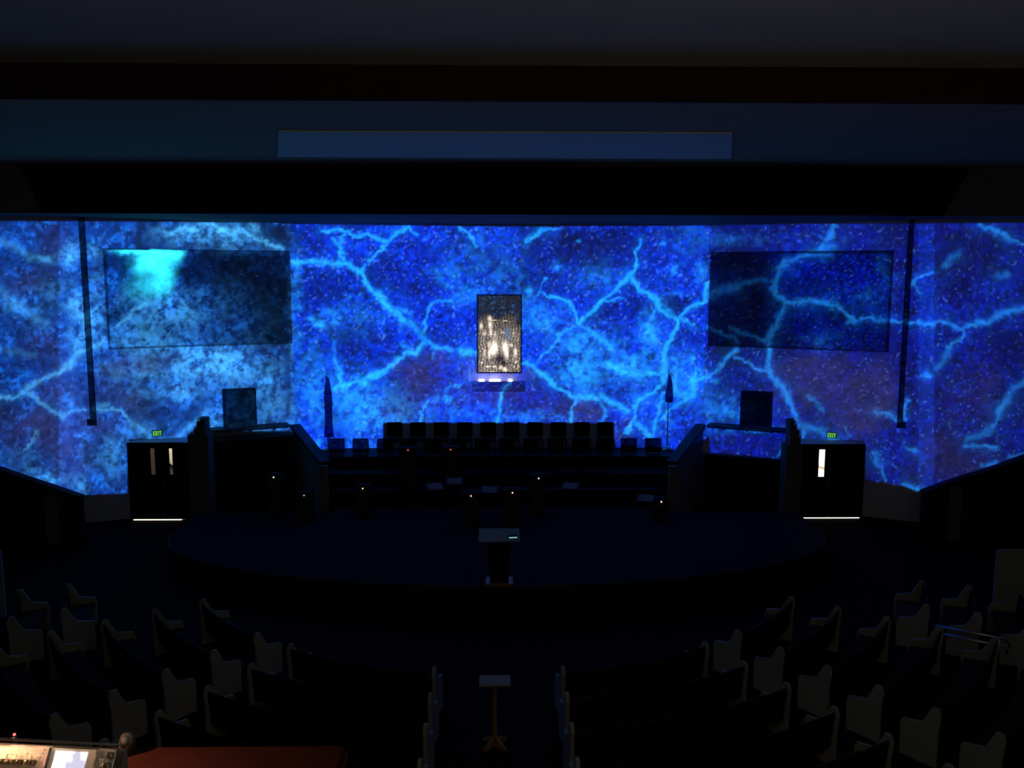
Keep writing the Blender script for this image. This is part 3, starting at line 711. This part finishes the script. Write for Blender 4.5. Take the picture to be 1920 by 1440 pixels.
# two added unseen fill lights: one up at the ceiling, one behind the camera
ld = bpy.data.lights.new('ceiling_fill_light', 'AREA'); ld.energy = 210; ld.color = (1, .96, .88); ld.size = .5
bl = bpy.data.objects.new('ceiling_fill_light', ld); C.objects.link(bl); bl.location = (2.6, .4, 6.3); bl.rotation_euler = (math.pi, 0, 0)
ld = bpy.data.lights.new('rear_fill_light', 'AREA'); ld.energy = 3; ld.color = (1, .86, .78); ld.size = .6
bl = bpy.data.objects.new('rear_fill_light', ld); C.objects.link(bl); bl.location = (-1.5, -4.5, 9.3); bl.rotation_euler = (math.radians(75), 0, 0)

# ------------------------------------------------------------------ the video projector that throws the moving backdrop
# The wall picture is light: a lamp shines through the projector's transparent picture slide. The slide
# is drawn below (cracks, clouds and speckle) and masked to the wall shapes as such shows are.
PJ = Vector((0.0, 1.0, 8.62)); PP = math.radians(9.0)
PR = Matrix.Rotation(math.pi/2-PP, 3, 'X')
PRn = np.array(PR)
SD = .30                                             # slide distance in front of the lamp
tx = np.linspace(-.640, .640, 1000); ty = np.linspace(-.045, -.0, 2)
corner = []
for px, py in ((-60, 405), (960, 405), (1980, 405), (-60, 935), (1980, 935), (960, 900)):
    nm = 'outer_left' if px < 110 else 'outer_right' if px > 1750 else 'front'
    u, z = on_wall(nm, px, py); p = wall_T(nm) @ Vector((u, 0, z)); q = PR.transposed() @ (p-PJ); corner.append((q.x/-q.z, q.y/-q.z))
xs = [c[0] for c in corner]; ys = [c[1] for c in corner]
NXs = 1250; NYs = 360
gx = np.linspace(min(xs)-.01, max(xs)+.01, NXs); gy = np.linspace(min(ys)-.012, max(ys)+.012, NYs)
TX, TY = np.meshgrid(gx, gy, indexing='ij')
D = np.stack([TX, TY, -np.ones_like(TX)], -1) @ PRn.T
D /= np.linalg.norm(D, axis=-1, keepdims=True)
bearing = D[..., 0]/D[..., 1]
pj = np.array(PJ)
cb = [(p[0]-pj[0])/(p[1]-pj[1]) for p in PLAN]
px_ = np.zeros_like(TX); py_ = np.zeros_like(TX); fac = np.ones_like(TX)
RMn = np.array(RM)
for nm, (i, j) in SEG.items():
    a, u, n, L = seg_frame(nm); a = np.array(a); n = np.array(n)
    lo = cb[i] if i > 0 else -9; hi = cb[j] if j < 5 else 9
    m = (bearing >= lo) & (bearing < hi)
    dn = D @ n; tt = ((a-pj) @ n)/dn; P = pj+D*tt[..., None]
    q = (P-np.array(CAM)) @ RMn
    X = 960+F*q[..., 0]/-q[..., 2]; Y = 720-F*q[..., 1]/-q[..., 2]
    px_[m] = X[m]; py_[m] = Y[m]; fac[m] = (np.abs(dn)/tt**2)[m]

def vnoise(x, y, seed):
    r = np.random.default_rng(seed); N = 512; lat = r.random((N, N))
    xi = np.floor(x).astype(int); yi = np.floor(y).astype(int); fx = x-xi; fy = y-yi
    fx = fx*fx*(3-2*fx); fy = fy*fy*(3-2*fy); g = lambda a, b_: lat[a % N, b_ % N]
    return (g(xi, yi)*(1-fx)+g(xi+1, yi)*fx)*(1-fy)+(g(xi, yi+1)*(1-fx)+g(xi+1, yi+1)*fx)*fy
def fbm(x, y, scale, octv, seed, gain=.55):
    s = 0; a = 1; t_ = 0
    for k in range(octv):
        c, d_ = math.cos(k*1.1), math.sin(k*1.1)
        s = s+a*vnoise((x*c-y*d_)/scale*2**k+17*k+100, (x*d_+y*c)/scale*2**k+31*k+100, seed+k); t_ += a; a *= gain
    return s/t_
x, y = px_, py_
wx = x+(fbm(x, y, 30, 4, 11)-.5)*20; wy = y+(fbm(x, y, 30, 4, 21)-.5)*18+(fbm(x, y, 6, 2, 23)-.5)*7
wx = wx+(fbm(x, y, 6, 2, 13)-.5)*7
CR = [  # (half width, strength, points)
 (6, 1.0, [(545,492),(556,494),(575,494),(600,492),(625,496),(642,493),(655,503),(668,511),(680,508)]), (4, .8, [(680,508),(685,496)]),
 (6, 1.0, [(681,508),(688,530),(700,543),(712,556)]), (9, 1.1, [(712,556),(730,575),(748,590),(757,603)]), (4, .5, [(757,603),(752,615)]), (4,.5,[(735,572),(760,580),(775,590)]),
 (9, .55, [(765,605),(780,615),(790,628),(795,640)]),
 (4, .9, [(641,493),(643,475),(638,460),(628,450)]), (4, .8, [(638,460),(647,437)]), (4, .9, [(602,436),(620,432),(645,434),(670,441)]),
 (5, .95, [(665,441),(690,440),(712,446),(725,450),(735,442),(755,434),(768,424)]), (5, .8, [(768,424),(780,440)]), (4.5, .85, [(725,450),(712,468),(694,488)]),
 (6, .9, [(795,640),(782,660)]), (5.5, 1.0, [(780,664),(760,662),(745,672),(732,688),(715,697),(700,703),(682,712),(665,716),(645,726)]), (10, 1.0, [(672,712),(685,718)]), (7,.9,[(633,728),(642,722)]),
 (3, .75, [(796,622),(800,600),(812,575),(825,563),(850,560)]), (5, .8, [(795,638),(810,642),(820,650),(845,660)]), (9, 1.1, [(862,660),(880,662)]), (6, .9, [(880,662),(900,666)]), (4, .4, [(815,650),(812,668)]),
 (5, .9, [(633,680),(640,700),(640,727)]), (4.5, .35, [(625,640),(628,675)]),
 (4.5, .8, [(862,425),(875,436),(885,455),(890,462)]), (5, .85, [(985,452),(1000,441),(1020,432)]), (2, .7, [(1020,432),(1045,428)]),
 (2.5, .6, [(1014,547),(1035,556)]), (4.5, .9, [(1035,556),(1065,568),(1078,580),(1088,604)]), (2, .55, [(1026,520),(1014,540),(1014,547),(1000,560)]),
 (5.5, 1.0, [(1088,600),(1110,585),(1125,570),(1145,552),(1165,535),(1180,522),(1195,505),(1200,493)]), (3.5, .9, [(1200,493),(1196,475),(1198,452)]), (3, .6, [(1115,577),(1135,567),(1167,564)]),
 (6, 1.0, [(1182,522),(1195,538),(1215,552),(1235,562)]), (8, 1.0, [(1235,562),(1240,575)]), (6, .95, [(1240,575),(1255,592),(1270,601),(1285,588),(1300,572),(1318,564),(1328,545),(1330,530)]),
 (6, .95, [(1270,600),(1262,625),(1250,650)]), (7, .8, [(1250,650),(1246,690),(1240,720)]), (4, .7, [(1270,601),(1290,605),(1302,612)]), (4,.6,[(1236,575),(1226,598)]),
 (6, .75, [(1090,608),(1110,622),(1130,637),(1145,650)]), (2.2, .6, [(1088,605),(1070,615),(1045,625)]), (3, .6, [(1058,620),(1040,642),(1013,663),(1005,680)]),
 (5, .9, [(978,684),(1000,686),(1008,696)]), (8, 1.05, [(1008,696),(1030,710),(1045,722)]), (6, 1.0, [(1045,722),(1062,733),(1080,743)]), (8, .9, [(1080,743),(1105,742),(1125,745),(1150,757),(1175,768)]),
 (3.5, .8, [(1080,745),(1073,765),(1070,795)]), (5, 1.0, [(1186,772),(1188,785),(1183,800),(1176,812)]), (4.5, .9, [(1186,775),(1190,760),(1203,744),(1230,735),(1246,715)]),
 (6, .8, [(1190,792),(1205,805),(1222,818)]), (4, .75, [(1222,820),(1230,790),(1240,762),(1243,740)]), (7, .8, [(1140,683),(1165,697),(1200,703),(1240,702)]), (5,.5,[(1125,792),(1135,770),(1125,750)]),
 (4, .7, [(1301,668),(1308,690),(1304,708)]), (9, .8, [(1304,708),(1300,735),(1285,750)]), (4, .6, [(1285,748),(1262,765),(1240,785)]), (4,.5,[(1266,695),(1270,675),(1262,740)]), (8,.6,[(1260,735),(1300,740)]),
 (5.5, .95, [(1308,708),(1330,700),(1345,690),(1358,677),(1375,665),(1388,653)]), (6,.6,[(1335,712),(1345,716)]), (4.5, .8, [(1380,668),(1400,682),(1420,693),(1437,697)]),
 (4, .9, [(957,712),(948,725),(940,742),(936,765),(932,795)]), (3.5, .6, [(801,748),(793,765),(789,795)]), (6,.8,[(788,775),(789,795)]), (7, .9, [(837,742),(842,747)]), (3,.5,[(838,732),(860,720)]),
 # right wall
 (6, .95, [(1572,418),(1560,438),(1550,447)]), (4,.5,[(1548,450),(1540,445)]), (9, .5, [(1560,458),(1538,468),(1520,475)]), (6, .8, [(1520,475),(1500,485),(1480,493)]), (7, .85, [(1478,495),(1463,505),(1457,522),(1452,540),(1460,553),(1474,567)]),
 (7, .9, [(1474,567),(1500,564),(1520,566)]), (8, .95, [(1530,566),(1550,570),(1565,575)]), (6, .9, [(1565,575),(1585,585),(1597,600),(1605,605)]), (4, .9, [(1590,605),(1620,602),(1645,598)]), (6, .95, [(1650,598),(1680,600)]),
 (4, .95, [(1680,600),(1715,606)]), (6, .85, [(1725,603),(1745,607),(1780,608),(1807,617)]), (6.5, .95, [(1807,616),(1830,607),(1855,602),(1870,590)]), (9, .85, [(1855,600),(1875,588),(1893,581)]), (6, .9, [(1893,581),(1925,576)]),
 (6.5, .75, [(1474,567),(1465,590),(1455,610),(1445,628),(1440,645)]), (7, 1.0, [(1440,645),(1439,680),(1443,703)]), (7, .95, [(1443,703),(1460,720),(1476,738),(1485,760),(1494,785)]),
 (11, .85, [(1330,555),(1360,545),(1385,536)]), (6, .7, [(1385,534),(1440,525)]), (4, .7, [(1330,615),(1360,625),(1392,645)]), (4.5, .8, [(1370,615),(1400,632),(1425,642),(1438,640)]),
 (4, .8, [(1808,618),(1808,632),(1790,642),(1778,655)]), (8, .6, [(1785,655),(1770,680),(1755,690)]), (7, .9, [(1835,420),(1860,425),(1880,438),(1893,450)]), (4, .8, [(1893,451),(1925,453)]),
 (4, .5, [(1765,503),(1785,490)]), (8,.5,[(1785,487),(1800,478)]), (4,.7,[(1712,535),(1722,520),(1748,508)]), (9, .6, [(1885,512),(1870,518)]), (4, .6, [(1714,525),(1726,550)]),
 (7, .55, [(1925,712),(1900,735),(1885,755)]), (10, .75, [(1890,750),(1880,765),(1873,780)]), (6, .75, [(1873,780),(1862,798)]), (10,.5,[(1860,805),(1815,822)]), (5, .8, [(1812,833),(1830,840),(1868,843)]), (4,.6,[(1870,865),(1840,875)]), (4,.5,[(1925,850),(1895,860)]),
 (7, .8, [(1700,907),(1722,922)]), (8, .5, [(1638,850),(1645,868)]), (4,.5,[(1645,868),(1658,900)]), (4,.6,[(1700,843),(1718,850)]), (6,.8,[(1733,703),(1740,705)]),
 (8, .7, [(1498,795),(1520,800),(1540,810),(1568,826)]), (6,.7,[(1510,805),(1500,826)]), (4,.7,[(1470,838),(1460,855)]), (3,.4,[(1586,800),(1594,820)]), (5,.5,[(1518,742),(1545,765)]),
 (6,.6,[(1640,775),(1672,778),(1688,790)]), (4,.9,[(1702,745),(1697,790)]),
 # left wall
 (9, .45, [(-5,452),(30,465),(60,482),(90,486)]), (12,.35,[(-5,538),(30,575),(62,598),(90,612)]), (8,.25,[(-5,655),(30,660),(60,668)]),
 (7, .85, [(-5,752),(25,743),(45,735),(65,722),(90,710),(112,697)]), (9,.8,[(112,695),(130,680),(155,663)]), (6,.7,[(155,663),(178,650),(196,635)]), (6, .75, [(50,735),(65,745),(75,757),(95,770),(112,777)]), (4,.45,[(112,776),(135,770),(165,770)]),
 (7,.5,[(183,765),(197,757)]), (5, .75, [(180,770),(200,768),(225,773),(240,783)]), (8,.4,[(245,790),(262,805),(280,825)]), (3, .6, [(69,805),(60,828),(43,846)]), (9,.45,[(385,772),(355,800),(330,822)]), (6,.3,[(330,822),(285,825)]),
 (6,.7,[(310,440),(345,425),(365,430)]), (6, .85, [(400,425),(440,432),(470,438)]), (6, .9, [(470,438),(490,450),(505,463),(530,467)]), (5,.7,[(215,615),(240,592),(280,570)]), (10,.7,[(470,418),(478,430)]),
]
crack = np.zeros_like(x); halo = np.zeros_like(x)
for w, s, pts in CR:
    pts = np.array(pts, float)
    x0, y0 = pts.min(0)-60; x1, y1 = pts.max(0)+60
    m = (wx > x0) & (wx < x1) & (wy > y0) & (wy < y1)
    if not m.any(): continue
    X = wx[m]; Y = wy[m]; dm = np.full(X.shape, 1e9)
    for (ax, ay), (bx_, by_) in zip(pts, pts[1:]):
        vx, vy = bx_-ax, by_-ay; t_ = np.clip(((X-ax)*vx+(Y-ay)*vy)/(vx*vx+vy*vy+1e-9), 0, 1)
        dm = np.minimum(dm, np.hypot(X-ax-vx*t_, Y-ay-vy*t_))
    crack[m] = np.maximum(crack[m], s*np.exp(-(dm/w)**2*1.9)); halo[m] = np.maximum(halo[m], s*np.exp(-(dm/(w*3.2))**2))
def blobs(L):
    r = np.zeros_like(x)
    for bx_, by_, rx, ry, a in L: r += a*np.exp(-((wx-bx_)/rx)**2-((wy-by_)/ry)**2)
    return r
FOG = blobs([(1085,650,38,38,1.0),(1065,690,25,20,.7),(1015,600,30,30,.75),(1100,715,40,22,.6),(1150,690,60,22,.6),(1190,675,30,18,.9),(1150,640,40,20,.4),(1215,620,18,28,.8),(1225,650,20,40,.5),(1270,725,45,50,.45),(1290,690,30,30,.4),
  (1190,735,30,20,.4),(700,770,75,45,.75),(580,700,30,45,.6),(640,740,60,30,.5),(555,560,10,90,.5),(620,595,20,12,.9),(600,610,14,8,.5),(670,600,60,30,.3),(655,560,6,5,.7),(675,550,4,4,.6),(590,600,8,4,.8),(605,610,8,6,.8),
  (760,649,9,6,.9),(770,660,9,6,.8),(880,545,14,9,.9),(900,545,6,5,.6),(990,543,8,7,.9),(1045,492,8,8,.9),(1055,502,8,6,.7),(875,560,25,14,.6),(835,510,22,18,.5),(845,525,14,14,.4),(950,520,50,35,.25),(900,470,60,50,.2),(1120,520,45,25,.4),(980,590,18,40,.4),
  (1265,508,12,8,.9),(1270,500,6,8,.6),(1315,510,10,20,.7),(1245,455,4,4,.8),(1082,451,4,3,.8),(1290,440,40,40,.25),(1270,553,18,4,.6),(1285,640,4,8,.7),
  (1010,785,50,12,.7),(930,780,45,15,.35),(870,770,30,20,.3),(820,745,7,7,.7),(740,790,60,25,.5),(600,780,20,30,.4),(600,840,8,18,.9),(570,835,20,8,.4),(655,835,6,12,.6),(697,842,5,10,.9),(880,700,25,35,.25),(1240,790,25,20,.3),
  (1380,770,40,22,.7),(1400,805,60,6,.5),(1350,770,30,30,.4),(1560,460,20,14,.4),(1545,475,14,12,.4),(1630,560,25,15,.3),(1380,450,60,12,.3),(1540,640,35,15,.3),(1660,500,14,40,.15),
  (60,570,60,30,.25),(30,570,20,14,.3),(90,485,20,10,.4),(135,480,18,22,.95),(150,570,12,20,.7),(160,600,12,25,.6),(150,640,10,20,.5),(135,590,14,60,.45),(180,590,14,60,.55),(175,470,18,16,.7),(95,540,20,20,.3),(175,520,16,10,.3),
  (330,440,60,22,.45),(420,445,60,22,.5),(395,425,40,14,.6),(430,440,30,20,.4),(350,440,14,18,.4),(350,690,60,25,.55),(400,675,60,30,.75),(440,690,60,50,.5),(340,735,35,16,.6),(200,700,20,12,.45),(250,690,40,20,.35),(280,715,60,40,.3),
  (500,720,40,30,.45),(510,770,50,25,.4),(410,780,30,20,.4),(450,800,100,14,.45),(240,640,60,20,.25),(300,660,80,12,.25),(80,895,40,18,.6),(95,900,20,10,.5),(210,860,30,40,.35),(205,840,14,25,.3),(150,915,16,14,.5),(150,860,20,60,.2),(40,860,60,30,.2),(130,760,20,20,.3),(260,810,30,20,.3),
  (270,600,60,30,.5),(350,590,60,30,.5),(330,560,60,20,.4),(240,560,30,20,.2),(300,640,70,20,.5),(420,560,50,40,.10),(480,600,60,40,.1)])
HOT = blobs([(300,475,38,9,2.2),(270,470,40,6,1.5),(290,492,26,12,1.8),(275,500,20,14,1.4),(305,510,12,14,1.5),(320,530,40,18,.5),(290,540,40,20,.6),(335,480,16,14,1.0),(240,470,20,6,1.0)])*(y > 468)*np.clip((356-(y-468)*.35-x)/16, 0, 1)
PUR = blobs([(790,700,35,35,1.0),(750,690,20,15,.5),(820,670,20,14,.8),(770,755,60,35,.5),(880,690,25,30,.6),(900,740,60,25,.6),(960,735,60,25,.5),(1060,770,70,25,.6),(1100,765,25,20,.6),(1000,700,20,10,.5),(1170,790,20,14,.5),(1160,820,20,14,.5),(740,780,30,20,.4),
  (1500,690,60,20,.7),(1540,700,70,40,.8),(1600,740,60,40,1.0),(1620,770,40,40,1.0),(1500,740,30,30,.6),(1650,720,30,50,.7),(1600,790,40,25,.7),(1450,740,20,30,.4),(1500,800,20,10,.3),(1760,830,30,30,.5),(1850,720,30,50,.5),(1800,750,60,60,.3),(1800,880,90,40,.5),
  (230,690,60,15,.6),(280,680,50,14,.5),(100,460,30,40,.5),(60,520,40,20,.4),(40,540,40,20,.5),(80,640,40,30,.6),(110,700,30,40,.5),(100,740,40,25,.6),(80,790,60,30,.6),(50,810,60,40,.6),(170,790,30,20,.5),(240,760,30,25,.5),(130,850,40,50,.5),(210,800,30,20,.4),(120,860,30,60,.3),(210,730,50,30,.4)])
n1 = fbm(x, y, 130, 3, 41); n2 = fbm(x, y, 45, 4, 51); n3 = fbm(x, y, 9, 3, 61, .7); n4 = fbm(x, y, 5.5, 2, 71, .8); n5 = fbm(x, y, 18, 4, 81, .65)
sm = lambda a, b_, v: np.clip((v-a)/(b_-a), 0, 1)**2*(3-2*np.clip((v-a)/(b_-a), 0, 1))
L = x < 545; Rr = x > 1332-(y-420)*.045; Lr = x < 545+(y-470)*.025+ (y-470)*0
Cn = ~(Lr | Rr)
lum = .35+.80*sm(.25, .8, n1*.5+n2*.5)
n8 = fbm(x, y, 5, 2, 131, .8)
fine = np.where(Lr, .50+1.0*sm(.2, .8, n3)*(.6+.8*n4), .30+1.45*sm(.2, .8, n8)*(.5+1.0*n4))
rgb = np.zeros(x.shape+(3,))
base_c = np.array([.000, .024, .72]); base_l = np.array([.002, .045, .37]); base_r = np.array([.0005, .006, .38])
for msk, base in ((Cn, base_c), (Lr, base_l), (Rr, base_r)): rgb[msk] = base
# darker navy part upper right of the centre wall and dark corners
navy = np.clip(blobs([(1080,450,90,40,.8),(1180,470,80,60,.6),(1190,580,40,30,.8),(1260,570,30,25,.8),(1290,620,30,40,.5),(840,460,30,22,.45),(760,450,25,20,.5),(770,530,50,40,.35),(1130,800,14,12,.7),(1270,440,60,60,.3),(1420,570,60,60,.9),(1370,490,50,30,.9),(1560,590,50,30,.9),(1500,640,80,20,.3),(1355,655,30,14,.9),(1650,480,30,20,.4),(1790,540,50,30,.5),(1880,480,40,30,.4),(1880,650,50,40,.7),(1900,700,30,30,.4),(1770,630,40,20,.5),(1760,810,30,20,.5),(1760,880,50,40,.6),(1850,760,25,25,.3),
  (470,520,70,50,1.0),(520,570,30,80,1.0),(440,500,60,25,.7),(500,630,60,20,.5),(390,480,30,25,.5),(400,530,30,20,.3),(520,430,30,30,.4),(560,470,30,25,.2),(225,500,25,8,.5),(250,440,60,14,.5),(330,510,12,8,.7),(350,520,20,20,.7),(60,530,50,20,.4),(110,540,20,30,.5),(140,530,18,20,.5),(530,440,20,20,.5),(500,680,20,10,.5),(330,790,60,20,.2)]), 0, 1)
lum *= 1-.80*navy
rgb *= (lum*fine)[..., None]
sp_th = np.where(Cn, .60, np.where(Rr, .66, .66)); n7 = vnoise(x/3.1+7, y/3.1+3, 211)*vnoise((x*.8-y*.6)/3.9+9, (x*.6+y*.8)/3.9+5, 223); spk = np.clip((n7-np.where(Cn, .46, np.where(Rr, .50, .56)))/.16, 0, 1)
rgb += (spk*(.35+.75*n2)*(1-.4*navy))[..., None]*np.array([.05, .16, .55])*np.where(Rr, .75, .9)[..., None]
n6 = fbm(x, y, 11, 4, 101, .7)
clump = sm(.50, .68, n6)*(.2+1.0*sm(.42, .66, n2))*(1-.8*navy)
rgb += (clump*np.where(Lr, .80, np.where(Rr, .14, .27)))[..., None]*np.array([.006, .13, .64])
fogn = np.clip(FOG, 0, 1.3)*(.12+1.3*sm(.34, .66, n5*.35+n6*.35+n3*.3))
rgb += fogn[..., None]*np.where(Lr[..., None], np.array([.055, .36, .66]), np.array([.012, .30, .85]))*.9
pu = np.clip(PUR*(.5+1.0*n5), 0, 1)
rgb = rgb*(1-.68*pu)[..., None]+pu[..., None]*np.array([.024, .021, .075])*(.3+1.3*n3)[..., None]
rgb += (spk*pu*.5)[..., None]*np.array([.04, .07, .40])
rgb += (crack*(.45+.95*n3))[..., None]*np.where(Rr[..., None], np.array([.012, .26, .80]), np.where(Lr[..., None], np.array([.06, .36, .62]), np.array([.012, .40, .92])))
rgb += (halo*.20*(.2+1.2*sm(.3, .7, n5)))[..., None]*np.array([.003, .15, .60])
rgb += (HOT*(.6+.8*n3))[..., None]*np.array([.03, .95, 1.15])
# horizontal brightness profile of the overlapping projector edges
prof = np.interp(x, [0, 108, 112, 150, 185, 200, 545, 546, 1335, 1336, 1690, 1712, 1718, 1748, 1755, 1925], [.72, .78, 1.15, 1.15, 1.0, .95, .95, 1.05, 1.0, .72, .74, .8, 1.0, 1.0, .68, .62])
rgb *= prof[..., None]
strip = ((x > 1722) & (x < 1752)) | ((x > 112) & (x < 150)); rgb[strip] += np.array([0, .01, .10])
# on the left cloth panel the picture is greener and brighter than on paint
pn = (x > 199+(y-466)*.04) & (x < 543+(y-470)*.02) & (y > 469+(x-196)*.009) & (y < 652-(x-200)*.035)
lim = 350+(y-467)*.25; k = 1.3+(3.2-1.3)*np.clip((lim+30-x)/60, 0, 1)*(1-.32*sm(540, 600, y))
rgb[pn] *= k[pn][..., None]
pn = (x > 1330) & (x < 1671-(y-475)*.06) & (y > 474+(x-1330)*.007) & (y < 643+(x-1327)*.048)
k = np.interp(x+(y-560)*.15, [1326, 1425, 1450, 1500, 1640, 1660], [1.1, 1.2, 3.0, 4.2, 4.2, 3.2])*np.interp(y, [560, 650], [1, .8])
rgb[pn] *= k[pn][..., None]
# mask: top edge and stepped bottom edge of the picture
mt = np.interp(x, [-5, 110, 150, 540, 548, 940, 1330, 1500, 1920], [413, 414, 414, 417, 419, 424, 422, 419, 417])
bx_ = [-5, 0, 45, 100, 150, 239, 241, 355, 356, 367, 368, 373, 374, 389, 390, 396, 397, 545, 565, 568, 600, 610, 612, 717, 718, 1152, 1153, 1243, 1250, 1290, 1330, 1332, 1375, 1467, 1468, 1477, 1478, 1490, 1491, 1498, 1500, 1621, 1623, 1660, 1690, 1720, 1740, 1800, 1860, 1925]
by_ = [876, 880, 896, 915, 930, 926, 824, 824, 811, 811, 797, 797, 782, 782, 809, 809, 809, 809, 822, 836, 842, 843, 848, 848, 794, 794, 840, 845, 845, 843, 820, 850, 852, 862, 830, 830, 785, 785, 805, 805, 826, 827, 900, 906, 912, 922, 918, 898, 880, 856]
mb = np.interp(x, bx_, by_)+(fbm(x, y, 12, 2, 91)-.5)*np.where((x < 240) | (x > 1623), 5, 2)
edge = np.clip((y-mt)/2.0, 0, 1)*np.clip((mb-y)/2.5, 0, 1)
win = (x > 893) & (x < 979) & (y > 552) & (y < 700)
edge = np.where(win, .25*edge, edge)
rgb *= edge[..., None]
SC = 260.0                         # lamp strength the slide is balanced for
REF = 1.0/27.0**2
slide = np.clip(rgb*(REF/fac)[..., None]/5.0, 0, 1)
slide[0, :] = slide[-1, :] = 0; slide[:, 0] = slide[:, -1] = 0
me = bpy.data.meshes.new('picture_slide')
co = np.stack([TX*SD, TY*SD, -np.full_like(TX, SD)], -1).reshape(-1, 3)
idx = np.arange(NXs*NYs).reshape(NXs, NYs)
fa = np.stack([idx[:-1, :-1], idx[1:, :-1], idx[1:, 1:], idx[:-1, 1:]], -1).reshape(-1, 4)
me.vertices.add(len(co)); me.vertices.foreach_set('co', co.ravel().astype(np.float32))
me.loops.add(fa.size); me.loops.foreach_set('vertex_index', fa.ravel().astype(np.int32))
me.polygons.add(len(fa)); me.polygons.foreach_set('loop_start', np.arange(0, fa.size, 4, dtype=np.int32))
try: me.polygons.foreach_set('loop_total', np.full(len(fa), 4, dtype=np.int32))
except Exception: pass
me.update(calc_edges=True)
ca = me.color_attributes.new('picture', 'FLOAT_COLOR', 'POINT')
ca.data.foreach_set('color', np.concatenate([slide.reshape(-1, 3), np.ones((slide.shape[0]*slide.shape[1], 1))], 1).ravel().astype(np.float32))
ms = bpy.data.materials.new('picture_slide_film'); ms.use_nodes = True; nt = ms.node_tree; nt.nodes.clear()
a_ = nt.nodes.new('ShaderNodeAttribute'); a_.attribute_name = 'picture'; tb = nt.nodes.new('ShaderNodeBsdfTransparent'); oo = nt.nodes.new('ShaderNodeOutputMaterial')
nt.links.new(a_.outputs['Color'], tb.inputs[0]); nt.links.new(tb.outputs[0], oo.inputs[0]); me.materials.append(ms)
pr = thing('video_projector', PJ, label='black video projector hung above the balcony front', cat='projector')
pr.rotation_euler = (math.pi/2-PP, 0, 0)
so = bpy.data.objects.new('picture_slide', me); C.objects.link(so); so.parent = pr
X0, X1, Y0, Y1 = gx[0]*SD, gx[-1]*SD, gy[0]*SD, gy[-1]*SD
b = bmesh.new(); e_ = .02
for a in ((X0-e_, X0, Y0-e_, Y1+e_, -SD-.01, .1), (X1, X1+e_, Y0-e_, Y1+e_, -SD-.01, .1), (X0, X1, Y0-e_, Y0, -SD-.01, .1), (X0, X1, Y1, Y1+e_, -SD-.01, .1), (X0-e_, X1+e_, Y0-e_, Y1+e_, .1, .12)): box(b, *a)
obj('projector_case', b, M['blackmetal'], pr)
ld = bpy.data.lights.new('projector_lamp', 'SPOT'); ld.energy = 1; ld.spot_size = math.radians(100); ld.spot_blend = 0; ld.shadow_soft_size = 0.0; ld.use_soft_falloff = False
ENERGY = 1.0
ld.energy = 5.0/WALL_ALB * 27.0**2 * 4*math.pi**2
lo_ = bpy.data.objects.new('projector_lamp', ld); C.objects.link(lo_); lo_.location = PJ; lo_.rotation_euler = (math.pi/2-PP, 0, 0)
b = bmesh.new(); box(b, -.02, .02, -.02, .02, 0, ZC2-PJ.z-.22); ob = obj('projector_mount', b, M['blackmetal'], None)
ob.parent = pr; ob.matrix_parent_inverse = pr.matrix_basis.inverted() if False else Matrix()
ob.rotation_euler = (-(math.pi/2-PP), 0, 0); ob.location = PR.transposed() @ Vector((0, -.02, .20))

# ------------------------------------------------------------------ world and colour
w = bpy.data.worlds.new('night'); S.world = w; w.use_nodes = True; w.node_tree.nodes['Background'].inputs[0].default_value = (0, 0, 0, 1)
S.view_settings.view_transform = 'Standard'; S.view_settings.look = 'None'; S.view_settings.exposure = 0; S.view_settings.gamma = 1
S.view_settings.use_curve_mapping = False
S.cycles.use_denoising = True
S.cycles.max_bounces = 6; S.cycles.diffuse_bounces = 4; S.cycles.transparent_max_bounces = 8
S.cycles.use_adaptive_sampling = True; S.cycles.adaptive_threshold = .01
S.cycles.sample_clamp_indirect = 3
